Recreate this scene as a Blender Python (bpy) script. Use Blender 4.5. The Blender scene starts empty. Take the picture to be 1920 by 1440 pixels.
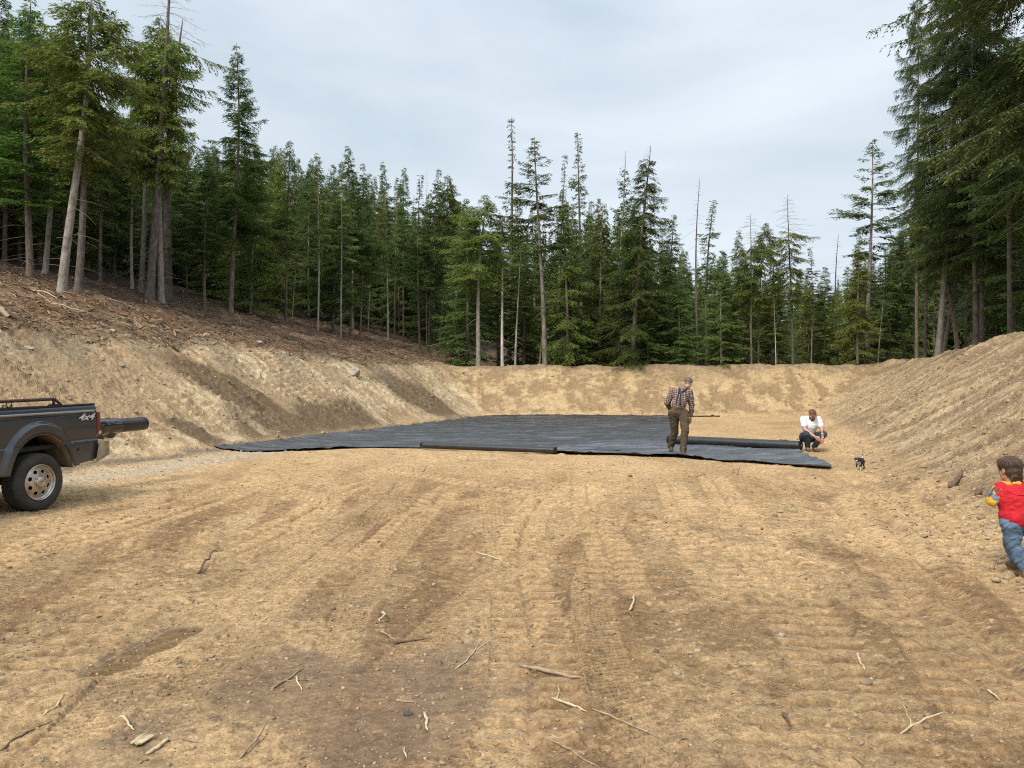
import bpy, math, random
import numpy as np
from mathutils import Vector, Matrix, Quaternion

# ------------------------------------------------------------------ camera, sky, sun, exposure
scene = bpy.context.scene
COL = scene.collection
F = 1442.0; CX = 960.0; HY = 721.0; CAMZ = 1.65        # photo pixels: focal length, centre, horizon

cam_data = bpy.data.cameras.new('camera')
cam = bpy.data.objects.new('camera', cam_data); COL.objects.link(cam)
cam.location = (0, 0, CAMZ); cam.rotation_euler = (math.radians(90), 0, 0)
cam_data.sensor_width = 36; cam_data.lens = 36 * F / 1920
cam_data.clip_start = 0.05; cam_data.clip_end = 3000
scene.camera = cam

SUN_EL, SUN_AZ = 44, 212          # degrees; azimuth clockwise from +Y
world = bpy.data.worlds.new('World'); scene.world = world; world.use_nodes = True
nt = world.node_tree; nt.nodes.clear()
def N(nt, t, **k):
    n = nt.nodes.new(t)
    for a, b in k.items(): setattr(n, a, b)
    return n
wo = N(nt, 'ShaderNodeOutputWorld'); bg = N(nt, 'ShaderNodeBackground')
sky = N(nt, 'ShaderNodeTexSky', sky_type='NISHITA', sun_disc=False)
sky.sun_elevation = math.radians(SUN_EL); sky.sun_rotation = math.radians(SUN_AZ)
tc = N(nt, 'ShaderNodeTexCoord'); sep = N(nt, 'ShaderNodeSeparateXYZ')
nt.links.new(tc.outputs['Generated'], sep.inputs[0])
mp = N(nt, 'ShaderNodeMapping'); mp.inputs['Scale'].default_value = (1.0, 1.4, 3.2); mp.inputs['Rotation'].default_value = (0, .25, .5)
nt.links.new(tc.outputs['Generated'], mp.inputs[0])
nz = N(nt, 'ShaderNodeTexNoise'); nz.inputs['Scale'].default_value = 1.7; nz.inputs['Detail'].default_value = 5; nz.inputs['Roughness'].default_value = .5; nz.inputs['Distortion'].default_value = .35
nt.links.new(mp.outputs[0], nz.inputs[0])
cr = N(nt, 'ShaderNodeValToRGB')
cr.color_ramp.elements[0].position = .34; cr.color_ramp.elements[0].color = (.425, .50, .565, 1)
cr.color_ramp.elements[1].position = .68; cr.color_ramp.elements[1].color = (.62, .675, .73, 1)
nt.links.new(nz.outputs[0], cr.inputs[0])
gr = N(nt, 'ShaderNodeValToRGB')                     # overcast sky: horizon paler, bright towards the zenith
e = gr.color_ramp.elements
e[0].position = 0; e[0].color = (1.0, 1.0, 1.0, 1)
e[1].position = 1; e[1].color = (1.9, 1.85, 1.8, 1)
a = e.new(.12); a.color = (1.06, 1.05, 1.03, 1)
a = e.new(.42); a.color = (.98, .99, 1.0, 1)
a = e.new(.62); a.color = (1.35, 1.32, 1.3, 1)
nt.links.new(sep.outputs[2], gr.inputs[0])
mul = N(nt, 'ShaderNodeMix', data_type='RGBA', blend_type='MULTIPLY'); mul.inputs[0].default_value = 1
nt.links.new(cr.outputs[0], mul.inputs[6]); nt.links.new(gr.outputs[0], mul.inputs[7])
sc10 = N(nt, 'ShaderNodeVectorMath', operation='SCALE'); sc10.inputs['Scale'].default_value = 10
nt.links.new(mul.outputs[2], sc10.inputs[0])
mx = N(nt, 'ShaderNodeMix', data_type='RGBA'); mx.inputs[0].default_value = .93
nt.links.new(sky.outputs[0], mx.inputs[6]); nt.links.new(sc10.outputs[0], mx.inputs[7])
nt.links.new(mx.outputs[2], bg.inputs[0]); bg.inputs[1].default_value = .1
nt.links.new(bg.outputs[0], wo.inputs[0])

sd = bpy.data.lights.new('sun', 'SUN'); sd.energy = 2.7; sd.angle = math.radians(18); sd.color = (1, .93, .82)
sun = bpy.data.objects.new('sun', sd); COL.objects.link(sun)
_el, _az = math.radians(SUN_EL), math.radians(SUN_AZ)
sdir = Vector((math.sin(_az) * math.cos(_el), math.cos(_az) * math.cos(_el), math.sin(_el)))
sun.rotation_euler = sdir.to_track_quat('Z', 'Y').to_euler()

scene.view_settings.view_transform = 'Standard'; scene.view_settings.look = 'None'
scene.view_settings.exposure = 0.5; scene.view_settings.gamma = 1
scene.cycles.filter_width = 1.1; scene.cycles.use_denoising = False; scene.cycles.adaptive_threshold = .004; scene.cycles.sample_clamp_indirect = 3; scene.cycles.max_bounces = 5; scene.cycles.diffuse_bounces = 3; scene.cycles.transmission_bounces = 2
scene.cycles.transparent_max_bounces = 4

# ------------------------------------------------------------------ helpers
rng = np.random.default_rng(7); random.seed(7)

def tag(o, label=None, cat=None, group=None, kind=None):
    if label: o['label'] = label
    if cat: o['category'] = cat
    if group: o['group'] = group
    if kind: o['kind'] = kind
    return o
def empty(name, loc=(0, 0, 0)):
    o = bpy.data.objects.new(name, None); COL.objects.link(o); o.location = loc
    o.empty_display_size = .2
    return o
def npmesh(name, V, Fc, mat=None, smooth=False, col=None, midx=None, mat2=None):
    """V (n,3), Fc (m,3|4) ints"""
    V = np.asarray(V, np.float32); Fc = np.asarray(Fc, np.int32)
    me = bpy.data.meshes.new(name)
    k = Fc.shape[1]
    me.vertices.add(len(V)); me.vertices.foreach_set('co', V.ravel())
    me.loops.add(Fc.size); me.loops.foreach_set('vertex_index', Fc.ravel())
    me.polygons.add(len(Fc)); me.polygons.foreach_set('loop_start', np.arange(0, Fc.size, k, dtype=np.int32))
    if smooth: me.polygons.foreach_set('use_smooth', np.ones(len(Fc), bool))
    me.update(calc_edges=True)
    if col is not None:
        a = me.color_attributes.new('col', 'FLOAT_COLOR', 'POINT')
        c = np.ones((len(V), 4), np.float32); c[:, :col.shape[1]] = col
        a.data.foreach_set('color', c.ravel())
    if mat: me.materials.append(mat)
    if midx is not None: me.materials.append(mat2); me.polygons.foreach_set('material_index', midx)
    return me
def obj(name, me, parent=None, loc=None, mat=None):
    o = bpy.data.objects.new(name, me); COL.objects.link(o)
    if mat: me.materials.append(mat)
    if parent: o.parent = parent
    if loc is not None: o.location = loc
    return o

# numpy value noise
def _h(ix, iy, s):
    h = (ix.astype(np.int64) * 374761393 + iy.astype(np.int64) * 668265263 + s * 974634777) & 0xffffffff
    h = ((h ^ (h >> 13)) * 1274126177) & 0xffffffff
    h = h ^ (h >> 16)
    return (h & 0xffff).astype(np.float32) / 65535.0
def vn(x, y, s=0):
    x = np.asarray(x, np.float64); y = np.asarray(y, np.float64)
    ix = np.floor(x); iy = np.floor(y); fx = x - ix; fy = y - iy
    fx = fx * fx * fx * (fx * (fx * 6 - 15) + 10); fy = fy * fy * fy * (fy * (fy * 6 - 15) + 10)
    ix = ix.astype(np.int64); iy = iy.astype(np.int64)
    a = _h(ix, iy, s); b = _h(ix + 1, iy, s); c = _h(ix, iy + 1, s); d = _h(ix + 1, iy + 1, s)
    return ((a + (b - a) * fx) + ((c + (d - c) * fx) - (a + (b - a) * fx)) * fy) * 2 - 1
def fbm(x, y, s=0, o=4, g=.5):
    r = 0; a = 1; t = 0
    for i in range(o):
        c, sn = math.cos(i * 1.1), math.sin(i * 1.1)
        r = r + a * vn((x * c - y * sn) * 2.03 ** i + i * 17.3, (x * sn + y * c) * 2.03 ** i - i * 9.1, s + i)
        t += a; a *= g
    return r / t
def rid(x, y, s=0, o=4, g=.55):
    return 1 - 2 * np.abs(fbm(x, y, s, o, g)) * 1.6
def ter(v, n):
    u = v * n; k = np.floor(u); return (k + sstep(.72, 1, u - k)) / n
def sstep(a, b, x):
    t = np.clip((x - a) / (b - a), 0, 1); return t * t * (3 - 2 * t)

# ------------------------------------------------------------------ the lie of the land
def sp(d, w=.2):
    d = np.asarray(d, float)
    return np.where(d / w > 30, d, w * np.log1p(np.exp(np.clip(d / w, -40, 30))))
def dL(x, y):
    yy = np.maximum(y, -6); return ((-6.9 + .274 * (yy - 18.7)) - x) * .964
def dR(x, y):
    xf = np.where(y > 8.2, 5.1 + .341 * (y - 8.2), 5.1 + .17 * (np.maximum(y, -4) - 8.2)); return (x - xf) * .946
def dF(x, y): return y - 38.4 + .35 * vn(x * .12, x * 0, 3) * 1.0
def crest(x, y):
    """height of the three crests"""
    t = np.clip((y - 15) / 25, 0, 1)
    return 3.0 - .45 * t, 3.45 - .6 * np.clip((y - 22) / 16, 0, 1), np.full_like(np.asarray(x, float), 2.72)
def zones(x, y):
    hL, hR, hF = crest(x, y)
    a, b, c = dL(x, y), dR(x, y), dF(x, y)
    cl, c_r, cf = hL / .72, hR / .68, hF / .62
    zL = .72 * sp(a) - .39 * sp(a - cl, .5) - .17 * sp(a - cl - 15, 3)
    zR = .68 * sp(b, .3) - .80 * sp(b - c_r, .35) + .12 * sp(b - c_r - 5, .6)
    zF = .62 * sp(c, .3) - .73 * sp(c - cf, .14) + .11 * sp(c - cf - 4, .6)
    return a, b, c, cl, c_r, cf, zL, zR, zF
def smax(a, b, k):
    return np.maximum(a, b) + np.maximum(k - np.abs(a - b), 0) ** 2 / (4 * k) * sstep(0, .8, np.minimum(a, b))
def base_h(x, y):
    a, b, c, cl, c_r, cf, zL, zR, zF = zones(x, y)
    z = smax(smax(zL, zF, 1.0), zR, 1.1)
    far = sstep(75, 150, np.hypot(x, y)) * 9
    return z + far

# vehicle tracks on the pad: (points, half width, kind, cleat pitch, depth)
def P(px, py, z=0.0):
    D = (CAMZ - z) * F / (py - HY); return ((px - CX) / F * D, D)
TR = [
 ([(930, 1440), (940, 1100), (925, 980), (912, 890)], .16, 'tire', .045, .014),
 ([(1300, 1520), (1270, 1440), (1150, 1290), (1110, 1130), (1125, 1030), (1165, 950)], .17, 'tire', .055, .016),
 ([(-300, 1180), (0, 1060), (270, 985), (420, 935), (520, 905)], .24, 'dozer', .19, .022),
 ([(-100, 1330), (250, 1080), (535, 985), (640, 925), (760, 885)], .24, 'dozer', .19, .024),
 ([(480, 890), (560, 930), (640, 958)], .2, 'dozer', .19, .02),
 ([(330, 1300), (700, 1040), (815, 940), (870, 900)], .25, 'dozer', .2, .022),
 ([(985, 1440), (1000, 1200), (975, 1040), (1000, 960), (1050, 905)], .26, 'dozer', .19, .024),
 ([(1500, 1440), (1370, 1150), (1290, 980), (1250, 900)], .25, 'dozer', .2, .014),
 ([(1930, 1420), (1760, 1200), (1620, 1010), (1500, 890)], .28, 'dozer', .2, .022),
 ([(2150, 1300), (1850, 1060), (1700, 960), (1580, 880)], .28, 'dozer', .2, .02),
 ([(560, 1500), (590, 1330), (690, 1100), (800, 960)], .15, 'tire', .05, .010),
 ([(-500, 1240), (-100, 1090), (130, 1010), (330, 950), (470, 900)], .24, 'dozer', .19, .022),
 ([(-100, 1500), (120, 1230), (330, 1090), (520, 1010), (600, 960)], .24, 'dozer', .19, .02),
 ([(1180, 1500), (1190, 1250), (1150, 1060), (1110, 960), (1100, 900)], .25, 'dozer', .2, .018),
 ([(1700, 1500), (1560, 1250), (1440, 1060), (1370, 950), (1330, 890)], .27, 'dozer', .2, .02),
 ([(1150, 880), (1010, 925), (800, 955), (600, 1000), (380, 1060)], .2, 'tire', .06, .016),
 ([(2300, 1250), (2000, 1060), (1830, 960), (1720, 905)], .28, 'dozer', .2, .022),
 ([(640, 880), (500, 915), (250, 960), (0, 1000), (-300, 1040)], .22, 'tire', .06, .014),
]
TR += [([(90, 1440), (330, 1200), (600, 1010), (690, 940), (740, 885)], .15, 'tire', .05, .010),
 ([(230, 1440), (450, 1200), (655, 1010), (745, 930), (775, 885)], .15, 'tire', .05, .010)]
TR += [([(-400, 1060), (0, 985), (300, 935), (620, 900), (900, 880)], .16, 'tire', .05, .016),
 ([(1250, 885), (1180, 930), (1060, 1000), (900, 1110), (700, 1300)], .16, 'tire', .05, .012),
 ([(700, 880), (860, 905), (1080, 950), (1300, 1010), (1600, 1120), (1900, 1270)], .24, 'dozer', .19, .016),
 ([(1420, 885), (1480, 930), (1600, 1010), (1820, 1150)], .17, 'tire', .06, .014),
 ([(-350, 1140), (20, 1030), (260, 965), (430, 925)], .24, 'dozer', .19, .02),
 ([(380, 900), (520, 925), (760, 930), (1000, 905)], .17, 'tire', .06, .012)]
RUTS = [([(1590, 890), (1690, 1010), (1790, 1130), (1880, 1240), (1960, 1340)], .07, .035),
        ([(600, 1010), (745, 960), (890, 925)], .16, .05)]
def polydist(x, y, pts):
    """distance, signed offset, arc length to a polyline"""
    bd = np.full(x.shape, 1e9, np.float32); bo = np.zeros_like(bd); bs = np.zeros_like(bd); L = 0.0
    for (x0, y0), (x1, y1) in zip(pts[:-1], pts[1:]):
        l = math.hypot(x1 - x0, y1 - y0); ux, uy = (x1 - x0) / l, (y1 - y0) / l
        t = np.clip((x - x0) * ux + (y - y0) * uy, 0, l)
        ex, ey = x - (x0 + ux * t), y - (y0 + uy * t)
        d = np.hypot(ex, ey); m = d < bd
        bd = np.where(m, d, bd); bo = np.where(m, ex * (-uy) + ey * ux, bo); bs = np.where(m, L + t, bs); L += l
    return bd, bo, bs, L
def smooth_poly(pts, n=5):
    p = [pts[0]] + list(pts) + [pts[-1]]; out = []
    for i in range(1, len(p) - 2):
        for k in range(n):
            t = k / n
            out.append(tuple(.5 * ((2 * p[i][j]) + (-p[i-1][j] + p[i+1][j]) * t + (2*p[i-1][j] - 5*p[i][j] + 4*p[i+1][j] - p[i+2][j]) * t*t + (-p[i-1][j] + 3*p[i][j] - 3*p[i+1][j] + p[i+2][j]) * t**3) for j in (0, 1)))
    out.append(pts[-1]); return out
TRW = [(smooth_poly([P(*q) for q in pts], 4), w, k, pi, dp) for pts, w, k, pi, dp in TR]
RUTW = [(smooth_poly([P(*q) for q in pts], 4), w, dp) for pts, w, dp in RUTS]

SHEET_POLY = [P(400, 851), P(700, 842), P(1050, 853), P(1300, 862), P(1560, 879), P(1512, 856), P(1500, 843), P(1262, 830), P(1258, 783), P(910, 783)]
def inpoly(x, y, poly):
    ins = np.zeros(x.shape, bool)
    for (x0, y0), (x1, y1) in zip(poly, poly[1:] + poly[:1]):
        if y0 == y1: continue
        c = ((y0 > y) != (y1 > y)) & (x < (x1 - x0) * (y - y0) / (y1 - y0) + x0)
        ins ^= c
    return ins

def detail(x, y, full=True):
    """displacement and albedo of the soil"""
    a, b, c, cl, c_r, cf, zL, zR, zF = zones(x, y)
    z0 = base_h(x, y)
    fl = 1 - sstep(.02, .5, z0)                        # on the pad
    left = sstep(-.2, .6, a) * (zL >= np.maximum(zR, zF) - .3); right = sstep(-.2, .6, b) * (zR >= np.maximum(zL, zF) - .3)
    bank = 1 - fl
    dz = fl * (.03 * fbm(x * .35, y * .35, 11, 3) + .015 * fbm(x * 1.7, y * 1.7, 21, 3) + .020 * ter(fbm(x * 2.2, y * 3.4, 31, 5, .62), 3.0) * sstep(-.3, .3, fbm(x * .8, y * .8, 33, 3)) + .012 * ter(fbm(x * 7, y * 9, 35, 4, .6), 3.5))
    dz += bank * (.14 * fbm(x * .4, y * .4, 41, 3) + .05 * fbm(x * 1.9, y * 1.9, 51, 5, .62) + .09 * ter(fbm(x * 2.6, y * 2.6, 55, 6, .66), 3.2))
    sL = (x * .264 + y * .964); sR = (x * .323 + y * .946)
    bl = sstep(.3, 1.2, a) * (1 - sstep(0, .8, a - cl)); br = sstep(.1, .8, b) * (1 - sstep(-.3, .6, b - c_r)); bf = sstep(.2, .8, c) * (1 - sstep(-.3, .4, c - cf))
    wb = .6 * vn(sL * .3, a * .5, 5)
    dz = dz * (1 - .5 * (c > .3) * (zF > np.maximum(zL, zR)))
    stL = fbm((sL + wb) * 2.6, a * .22, 61, 4, .6); stR = fbm((sR + .5 * b) * 3.0, b * .2, 71, 4, .6); stF = fbm(x * 1.6, c * .9, 81, 4, .6)
    isL = (a > 0) & (zL >= zR - .2) & (zL >= zF - .2); isR = (b > 0) & ~isL & (zR >= zF - .2); isF = (c > 0) & ~isL & ~isR
    dz += np.where(isL, bl * stL * .07, 0) + np.where(isR, br * stR * .10, 0) + np.where(isF, bf * stF * .08, 0)
    # cleat prints on the banks, rows of short bars across the fall line
    def cleats(s, d, seed, w=.55, pitch=.2):
        k = np.floor(s / w + .8 * vn(d * .25, np.floor(s / w), seed)); fr = s / w - np.floor(s / w)
        on = sstep(-.15, .05, vn(k * 3.7 + 40, d * .55 + s * .2, seed + 1)) * sstep(0, .1, fr) * (1 - sstep(.75, .85, fr))
        ph = (d + .35 * s * 0 + .12 * vn(k * 1.9, d * 0, seed + 2)) / pitch
        return on * (np.abs((ph % 1) - .5) * 2) ** 3
    cl_ = np.where(isL, bl * cleats(sL + .25 * a, a, 91), 0) + np.where(isR, br * .7 * cleats(sR + .4 * b, b, 95, .5), 0) + np.where(isF, bf * .8 * cleats(x + .1 * c, c, 99, .6), 0)
    dz += cl_ * .10
    # crumbly crests
    cr_ = np.exp(-((b - c_r) / .9) ** 2) * (isR | (b > c_r)) * (zR > zF - .3) + np.exp(-((c - cf) / .6) ** 2) * (zF > zR - .2) * (a < 0)
    cr_ = np.clip(cr_, 0, 1)
    dz += cr_ * (.16 * fbm(x * .9, y * .9, 101, 3) + .07 * np.abs(fbm(x * 4, y * 4, 103, 3)))
    slash = sstep(-.4, 1.0, a - cl + .9 * fbm(sL * .5, a * .4, 105, 3)) * (a > 1)
    dz += slash * (.10 * fbm(x * 1.2, y * 1.2, 107, 3) + .05 * np.abs(fbm(x * 6, y * 6, 109, 3)))
    # windrow of loose spoil along the foot of the left bank
    foot = np.exp(-((a - .1) / .35) ** 2) * (c < 0)
    dz += foot * (.05 + .06 * fbm(sL * 1.5, a * 2, 111, 3))
    footR = np.exp(-((b - .1) / .5) ** 2) * (c < 0)
    dz += footR * (.03 + .05 * fbm(sR * 1.3, b * 2, 113, 3))
    wet = np.zeros_like(z0); lightk = np.zeros_like(z0); groove = np.zeros_like(z0)
    if full:
        near = (np.abs(z0) < .3) & (y < 26) & (y > 1)
        xs, ys = x[near], y[near]; d2 = np.zeros_like(xs); lk = np.zeros_like(xs); MM = np.zeros_like(xs); gk = np.zeros_like(xs)
        worn = .5 + .5 * sstep(-.25, .2, fbm(xs * .7, ys * .5, 121, 3)); gain = .85 + .85 * sstep(4.5, 9, ys)
        wx = xs + .014 * vn(xs * 2, ys * 2, 123); wy = ys + .012 * vn(xs * 2, ys * 2, 124)
        for i, (pts, w, kind, pitch, dp) in enumerate(TRW):
            bd, bo, bs, L = polydist(wx, wy, pts)
            m = (1 - sstep(w * .85, w * 1.05, bd)) * sstep(0, .3, bs) * (1 - sstep(L - .6, L, bs))
            rim = np.exp(-((bd - w * 1.12) / .035) ** 2) * sstep(0, .3, bs) * (1 - sstep(L - .6, L, bs))
            if kind == 'dozer':
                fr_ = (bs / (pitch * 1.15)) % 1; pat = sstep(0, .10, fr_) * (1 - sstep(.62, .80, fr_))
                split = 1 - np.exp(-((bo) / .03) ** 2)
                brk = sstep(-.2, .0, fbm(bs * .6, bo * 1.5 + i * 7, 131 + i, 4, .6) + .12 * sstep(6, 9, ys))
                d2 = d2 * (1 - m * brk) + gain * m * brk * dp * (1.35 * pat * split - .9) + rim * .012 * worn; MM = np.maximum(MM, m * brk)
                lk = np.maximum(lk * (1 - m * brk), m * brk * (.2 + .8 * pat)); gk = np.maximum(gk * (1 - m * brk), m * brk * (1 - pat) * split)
            else:
                q = bo / (w * .5)
                blk = ((bs / pitch + np.sign(bo) * .5 * np.abs(q)) % 1); blk = (np.abs(blk - .5) * 2 > .52)
                grv = (np.abs(((q * 1.5) % 1) - .5) * 2) > .3
                d2 = d2 * (1 - m * worn) + gain * m * worn * dp * (.9 * (1 - blk * grv) - .6) + rim * .010 * worn; MM = np.maximum(MM, m * worn)
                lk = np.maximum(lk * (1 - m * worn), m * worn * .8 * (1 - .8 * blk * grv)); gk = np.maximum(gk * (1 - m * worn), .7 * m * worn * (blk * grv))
        for pts, w, dp in RUTW:
            bd, bo, bs, L = polydist(wx, wy, pts)
            e_ = sstep(0, .8, bs) * (1 - sstep(L - .8, L, bs))
            d2 += -np.exp(-(bd / w) ** 2) * dp * e_ + np.exp(-((bd - w * 2) / w) ** 2) * dp * .4 * e_
        # churned, ripply mud between the tracks
        tg = sstep(.1, .5, fbm(xs * .9, ys * .9, 151, 3))
        d2 += (1 - .8 * MM) * ((.2 + tg) * .020 * ter(rid(xs * 1.6, ys * 5, 153, 4), 2.2) * sstep(3, 6, ys) + .014 * ter(fbm(xs * 7, ys * 12, 154, 4, .6), 3) * (.4 + tg)) + (1 - .5 * MM) * .007 * fbm(xs * 22, ys * 22, 155, 3, .65); lk *= MM > .2
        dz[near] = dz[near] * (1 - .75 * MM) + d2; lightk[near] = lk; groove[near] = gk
    # bottom-left puddle and the damp mud round it
    if full:
        px = x / np.maximum(y, .5) * F + CX; py = HY + CAMZ * F / np.maximum(y, .5)
        ok = (y > 1) & (z0 < .2)
        (pxa, pya), (pxb, pyb) = P(185, 1262), P(345, 1183)
        bd, bo, bs, L = polydist(x, y, [(pxa, pya), (pxb, pyb)])
        pud = ok * (1 - sstep(.09, .15, bd + .04 * vn(x * 6, y * 6, 161)))
        w1 = ok * sstep(.0, .42, fbm(x * .8, y * .6, 163, 6, .62) + .75 * np.exp(-(((x + .95) / 1.25) ** 2 + ((y - 3.9) / 1.3) ** 2)) - .28)
        w2 = ok * sstep(.1, .4, fbm(x * .9, y * .6, 165, 4) + .6 * np.exp(-(((x - .9) / 1.0) ** 2 + ((y - 3.3) / .9) ** 2)) - .35)
        wet = np.clip(np.maximum(w1, .6 * w2) * (1 - .8 * sstep(5.6, 8.5, y)), 0, 1)
        sm = np.clip(wet - .35, 0, 1)
        dz = dz * (1 - .75 * sm * ok) * (1 - pud) - .012 * pud
        wet = np.maximum(wet, pud * 1.6)
    on = inpoly(x, y, SHEET_POLY)
    dz = np.where(on, dz * .25 - .012, dz)
    if not full: return dz
    # ---- albedo
    def C(r, g, b_): return np.array([r, g, b_], np.float32)
    def mixc(A, B, t): return A + (B - A) * t[..., None]
    n1 = fbm(x * .25, y * .25, 201, 5, .6); n2 = fbm(x * 1.1, y * 1.0, 203, 6, .68); n3 = fbm(x * 4, y * 6, 205, 4, .65); n4 = fbm(x * 30, y * 30, 207, 2)
    pale, mid, brn, wetc = C(.585, .395, .205), C(.44, .295, .15), C(.235, .140, .066), C(.140, .088, .047)
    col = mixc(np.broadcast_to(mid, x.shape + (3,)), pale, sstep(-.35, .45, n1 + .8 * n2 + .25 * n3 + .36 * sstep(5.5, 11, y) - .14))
    col = mixc(col, brn, (.75 - .5 * sstep(5, 9, y)) * sstep(.05, .42, fbm(x * .9, y * .9, 209, 7, .72) + .12 * (1 - sstep(4, 9, y)) + .3 * n3))
    uf = (x + .6) / (y + 7) * 13                          # moist and dry bands lie along the machines' lines of travel
    stg = fbm(uf * 1.5 + .3 * vn(y * .5, x * .3, 241), y * .22, 243, 5, .64) + .35 * n2 + .3 * n3
    col = mixc(col, C(.315, .188, .088), .8 * sstep(-.12, .22, stg) * (1 - .35 * sstep(9, 16, y)))
    col = mixc(col, C(.20, .118, .056), .55 * sstep(.22, .5, stg))
    crumb = fbm(x * 11, y * 15, 245, 4, .68)
    col = mixc(col, C(.15, .092, .048), .6 * sstep(.22, .4, crumb + .18 * stg) * (1 - .5 * sstep(10, 16, y)))
    col = mixc(col, pale * 1.1, .55 * sstep(.30, .45, -crumb - .1 * stg))
    col = mixc(col, pale * 1.07, .7 * lightk * (.5 + .5 * sstep(4, 8, y))); col = mixc(col, brn, (.25 + .35 * sstep(5, 9, y)) * groove)  # packed tread tops paler; groove shade painted in as darker brown
    col = mixc(col, wetc, np.clip(wet, 0, 1) * .8)
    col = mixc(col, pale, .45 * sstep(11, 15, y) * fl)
    # pale gravelly run beside the truck
    ql = np.exp(-((a + .9) / .6) ** 2) * (y > 10) * (c < -3)
    col = mixc(col, C(.46, .40, .30), .7 * ql)
    # left bank: grey-tan cut, pale streaks, brown patches of subsoil
    lb = mixc(np.broadcast_to(C(.41, .285, .16), x.shape + (3,)), C(.60, .46, .28), sstep(-.15, .4, fbm(sL * .5, a * .6, 211, 5, .6) + (.35 * stL + .6 * cl_ + .4 * n3)))
    lb = mixc(lb, C(.25, .175, .10), .22 * sstep(.12, .55, -stL * .8 + .35 * fbm(sL * .4, a * .4, 213, 3)))
    def patch(cs, ca, rs, ra, sh=0.0):
        u = (sL - cs - sh * (a - ca)) / rs; v = (a - ca) / ra
        return 1 - sstep(.6, 1.1, np.sqrt(u * u + v * v) + .55 * fbm(sL * .9, a * .5, 215, 6, .62))
    pt = np.maximum.reduce([patch(22.0, .4, 4.8, 1.5), patch(19.6, 2.1, 1.4, 1.8, -.7), patch(32.0, 1.2, 2.4, 2.1, -.5), patch(15.8, .6, .6, .9, -.5)])
    lb = mixc(lb, C(.15, .095, .052), .9 * pt)
    lb = mixc(lb, C(.25, .19, .12), .7 * sstep(-2.2, -.2, a - cl + .8 * fbm(sL * .8, a * .8, 216, 3)) * sstep(-.3, .4, fbm(sL * .9, a * .9, 217, 3)))
    col = mixc(col, lb, sstep(-.15, .35, a) * isL.astype(float))
    # dark gravel line at its foot
    gl = np.exp(-((a + .15 + .15 * vn(sL, a * 0, 219)) / .16) ** 2) * (c < -1) * (y > 11)
    col = mixc(col, C(.10, .09, .08), .75 * gl * sstep(-.5, .2, n3 + .2))
    # slash and bark above it
    bk = mixc(np.broadcast_to(C(.165, .095, .052), x.shape + (3,)), C(.32, .215, .125), sstep(-.1, .5, n2 + .6 * n3))
    bk = mixc(bk, C(.055, .034, .022), .8 * sstep(.05, .45, fbm(x * 2.1, y * 2.1, 221, 3)))
    bk = mixc(bk, C(.24, .11, .05), .3 * sstep(.1, .5, fbm(x * .7, y * .7, 223, 3)))
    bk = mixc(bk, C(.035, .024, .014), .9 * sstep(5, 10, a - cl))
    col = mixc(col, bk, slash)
    # right bank: looser, browner
    rb = mixc(np.broadcast_to(C(.30, .205, .115), x.shape + (3,)), C(.47, .345, .20), sstep(-.2, .4, stR + .45 * n2 + .3 * n3 + .3 * fbm(sR * .2, b * .5, 225, 3)))
    rb = mixc(rb, C(.24, .165, .10), .7 * sstep(.1, .5, -stR + .3 * n3 + .35 * (b / 5) - .1))
    col = mixc(col, rb, sstep(-.3, .5, b) * isR.astype(float))
    fb = mixc(np.broadcast_to(C(.33, .225, .12), x.shape + (3,)), C(.52, .375, .205), sstep(-.2, .35, stF + .6 * n2 + .4 * n3 + .3 * vn(x * 3, c * 9, 227)))
    fb = mixc(fb, C(.23, .155, .09), .4 * sstep(.1, .55, fbm(x * .35, c * .6, 229, 4) + .55 * np.exp(-(x / 3.0) ** 2) * np.exp(-(c / .9) ** 2)))
    fb = mixc(fb, C(.30, .22, .14), .7 * sstep(-.9, -.1, c - cf))
    col = mixc(col, fb, sstep(-.1, .4, c) * isF.astype(float))
    # forest floor beyond the crests
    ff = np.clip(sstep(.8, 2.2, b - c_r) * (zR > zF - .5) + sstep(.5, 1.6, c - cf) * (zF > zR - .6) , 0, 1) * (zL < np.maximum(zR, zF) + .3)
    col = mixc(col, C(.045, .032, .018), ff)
    col = col * (1 + .22 * n3 + .22 * n4 + .16 * fbm(x * 90, y * 90, 231, 2) * np.exp(-y / 9))[..., None]
    return dz, np.clip(col, .012, .8), np.clip(wet, 0, 2), slash
def hgt(x, y):
    x = np.atleast_1d(np.asarray(x, float)); y = np.atleast_1d(np.asarray(y, float))
    return base_h(x, y) + detail(x, y, False)
def H1(x, y): return float(hgt([x], [y])[0])
def ray(px, py, d0=10., d1=90.):
    """first ground point seen through a photo pixel"""
    D = np.linspace(d0, d1, 4000); x = (px - CX) / F * D; z = base_h(x, D)
    yy = HY - (z - CAMZ) / D * F
    k = np.argmax(yy <= py); D = D[k]; return (px - CX) / F * D, D
def past_crest(px, extra):
    """where the sight line through photo column px has gone `extra` metres beyond the crest"""
    D = np.linspace(12, 120, 5000); x = (px - CX) / F * D
    a, b, c, cl, c_r, cf, zL, zR, zF = zones(x, D)
    ok = np.maximum.reduce([a - cl, b - c_r, c - cf]) >= extra
    D = D[np.argmax(ok)]; return (px - CX) / F * D, D

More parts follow.
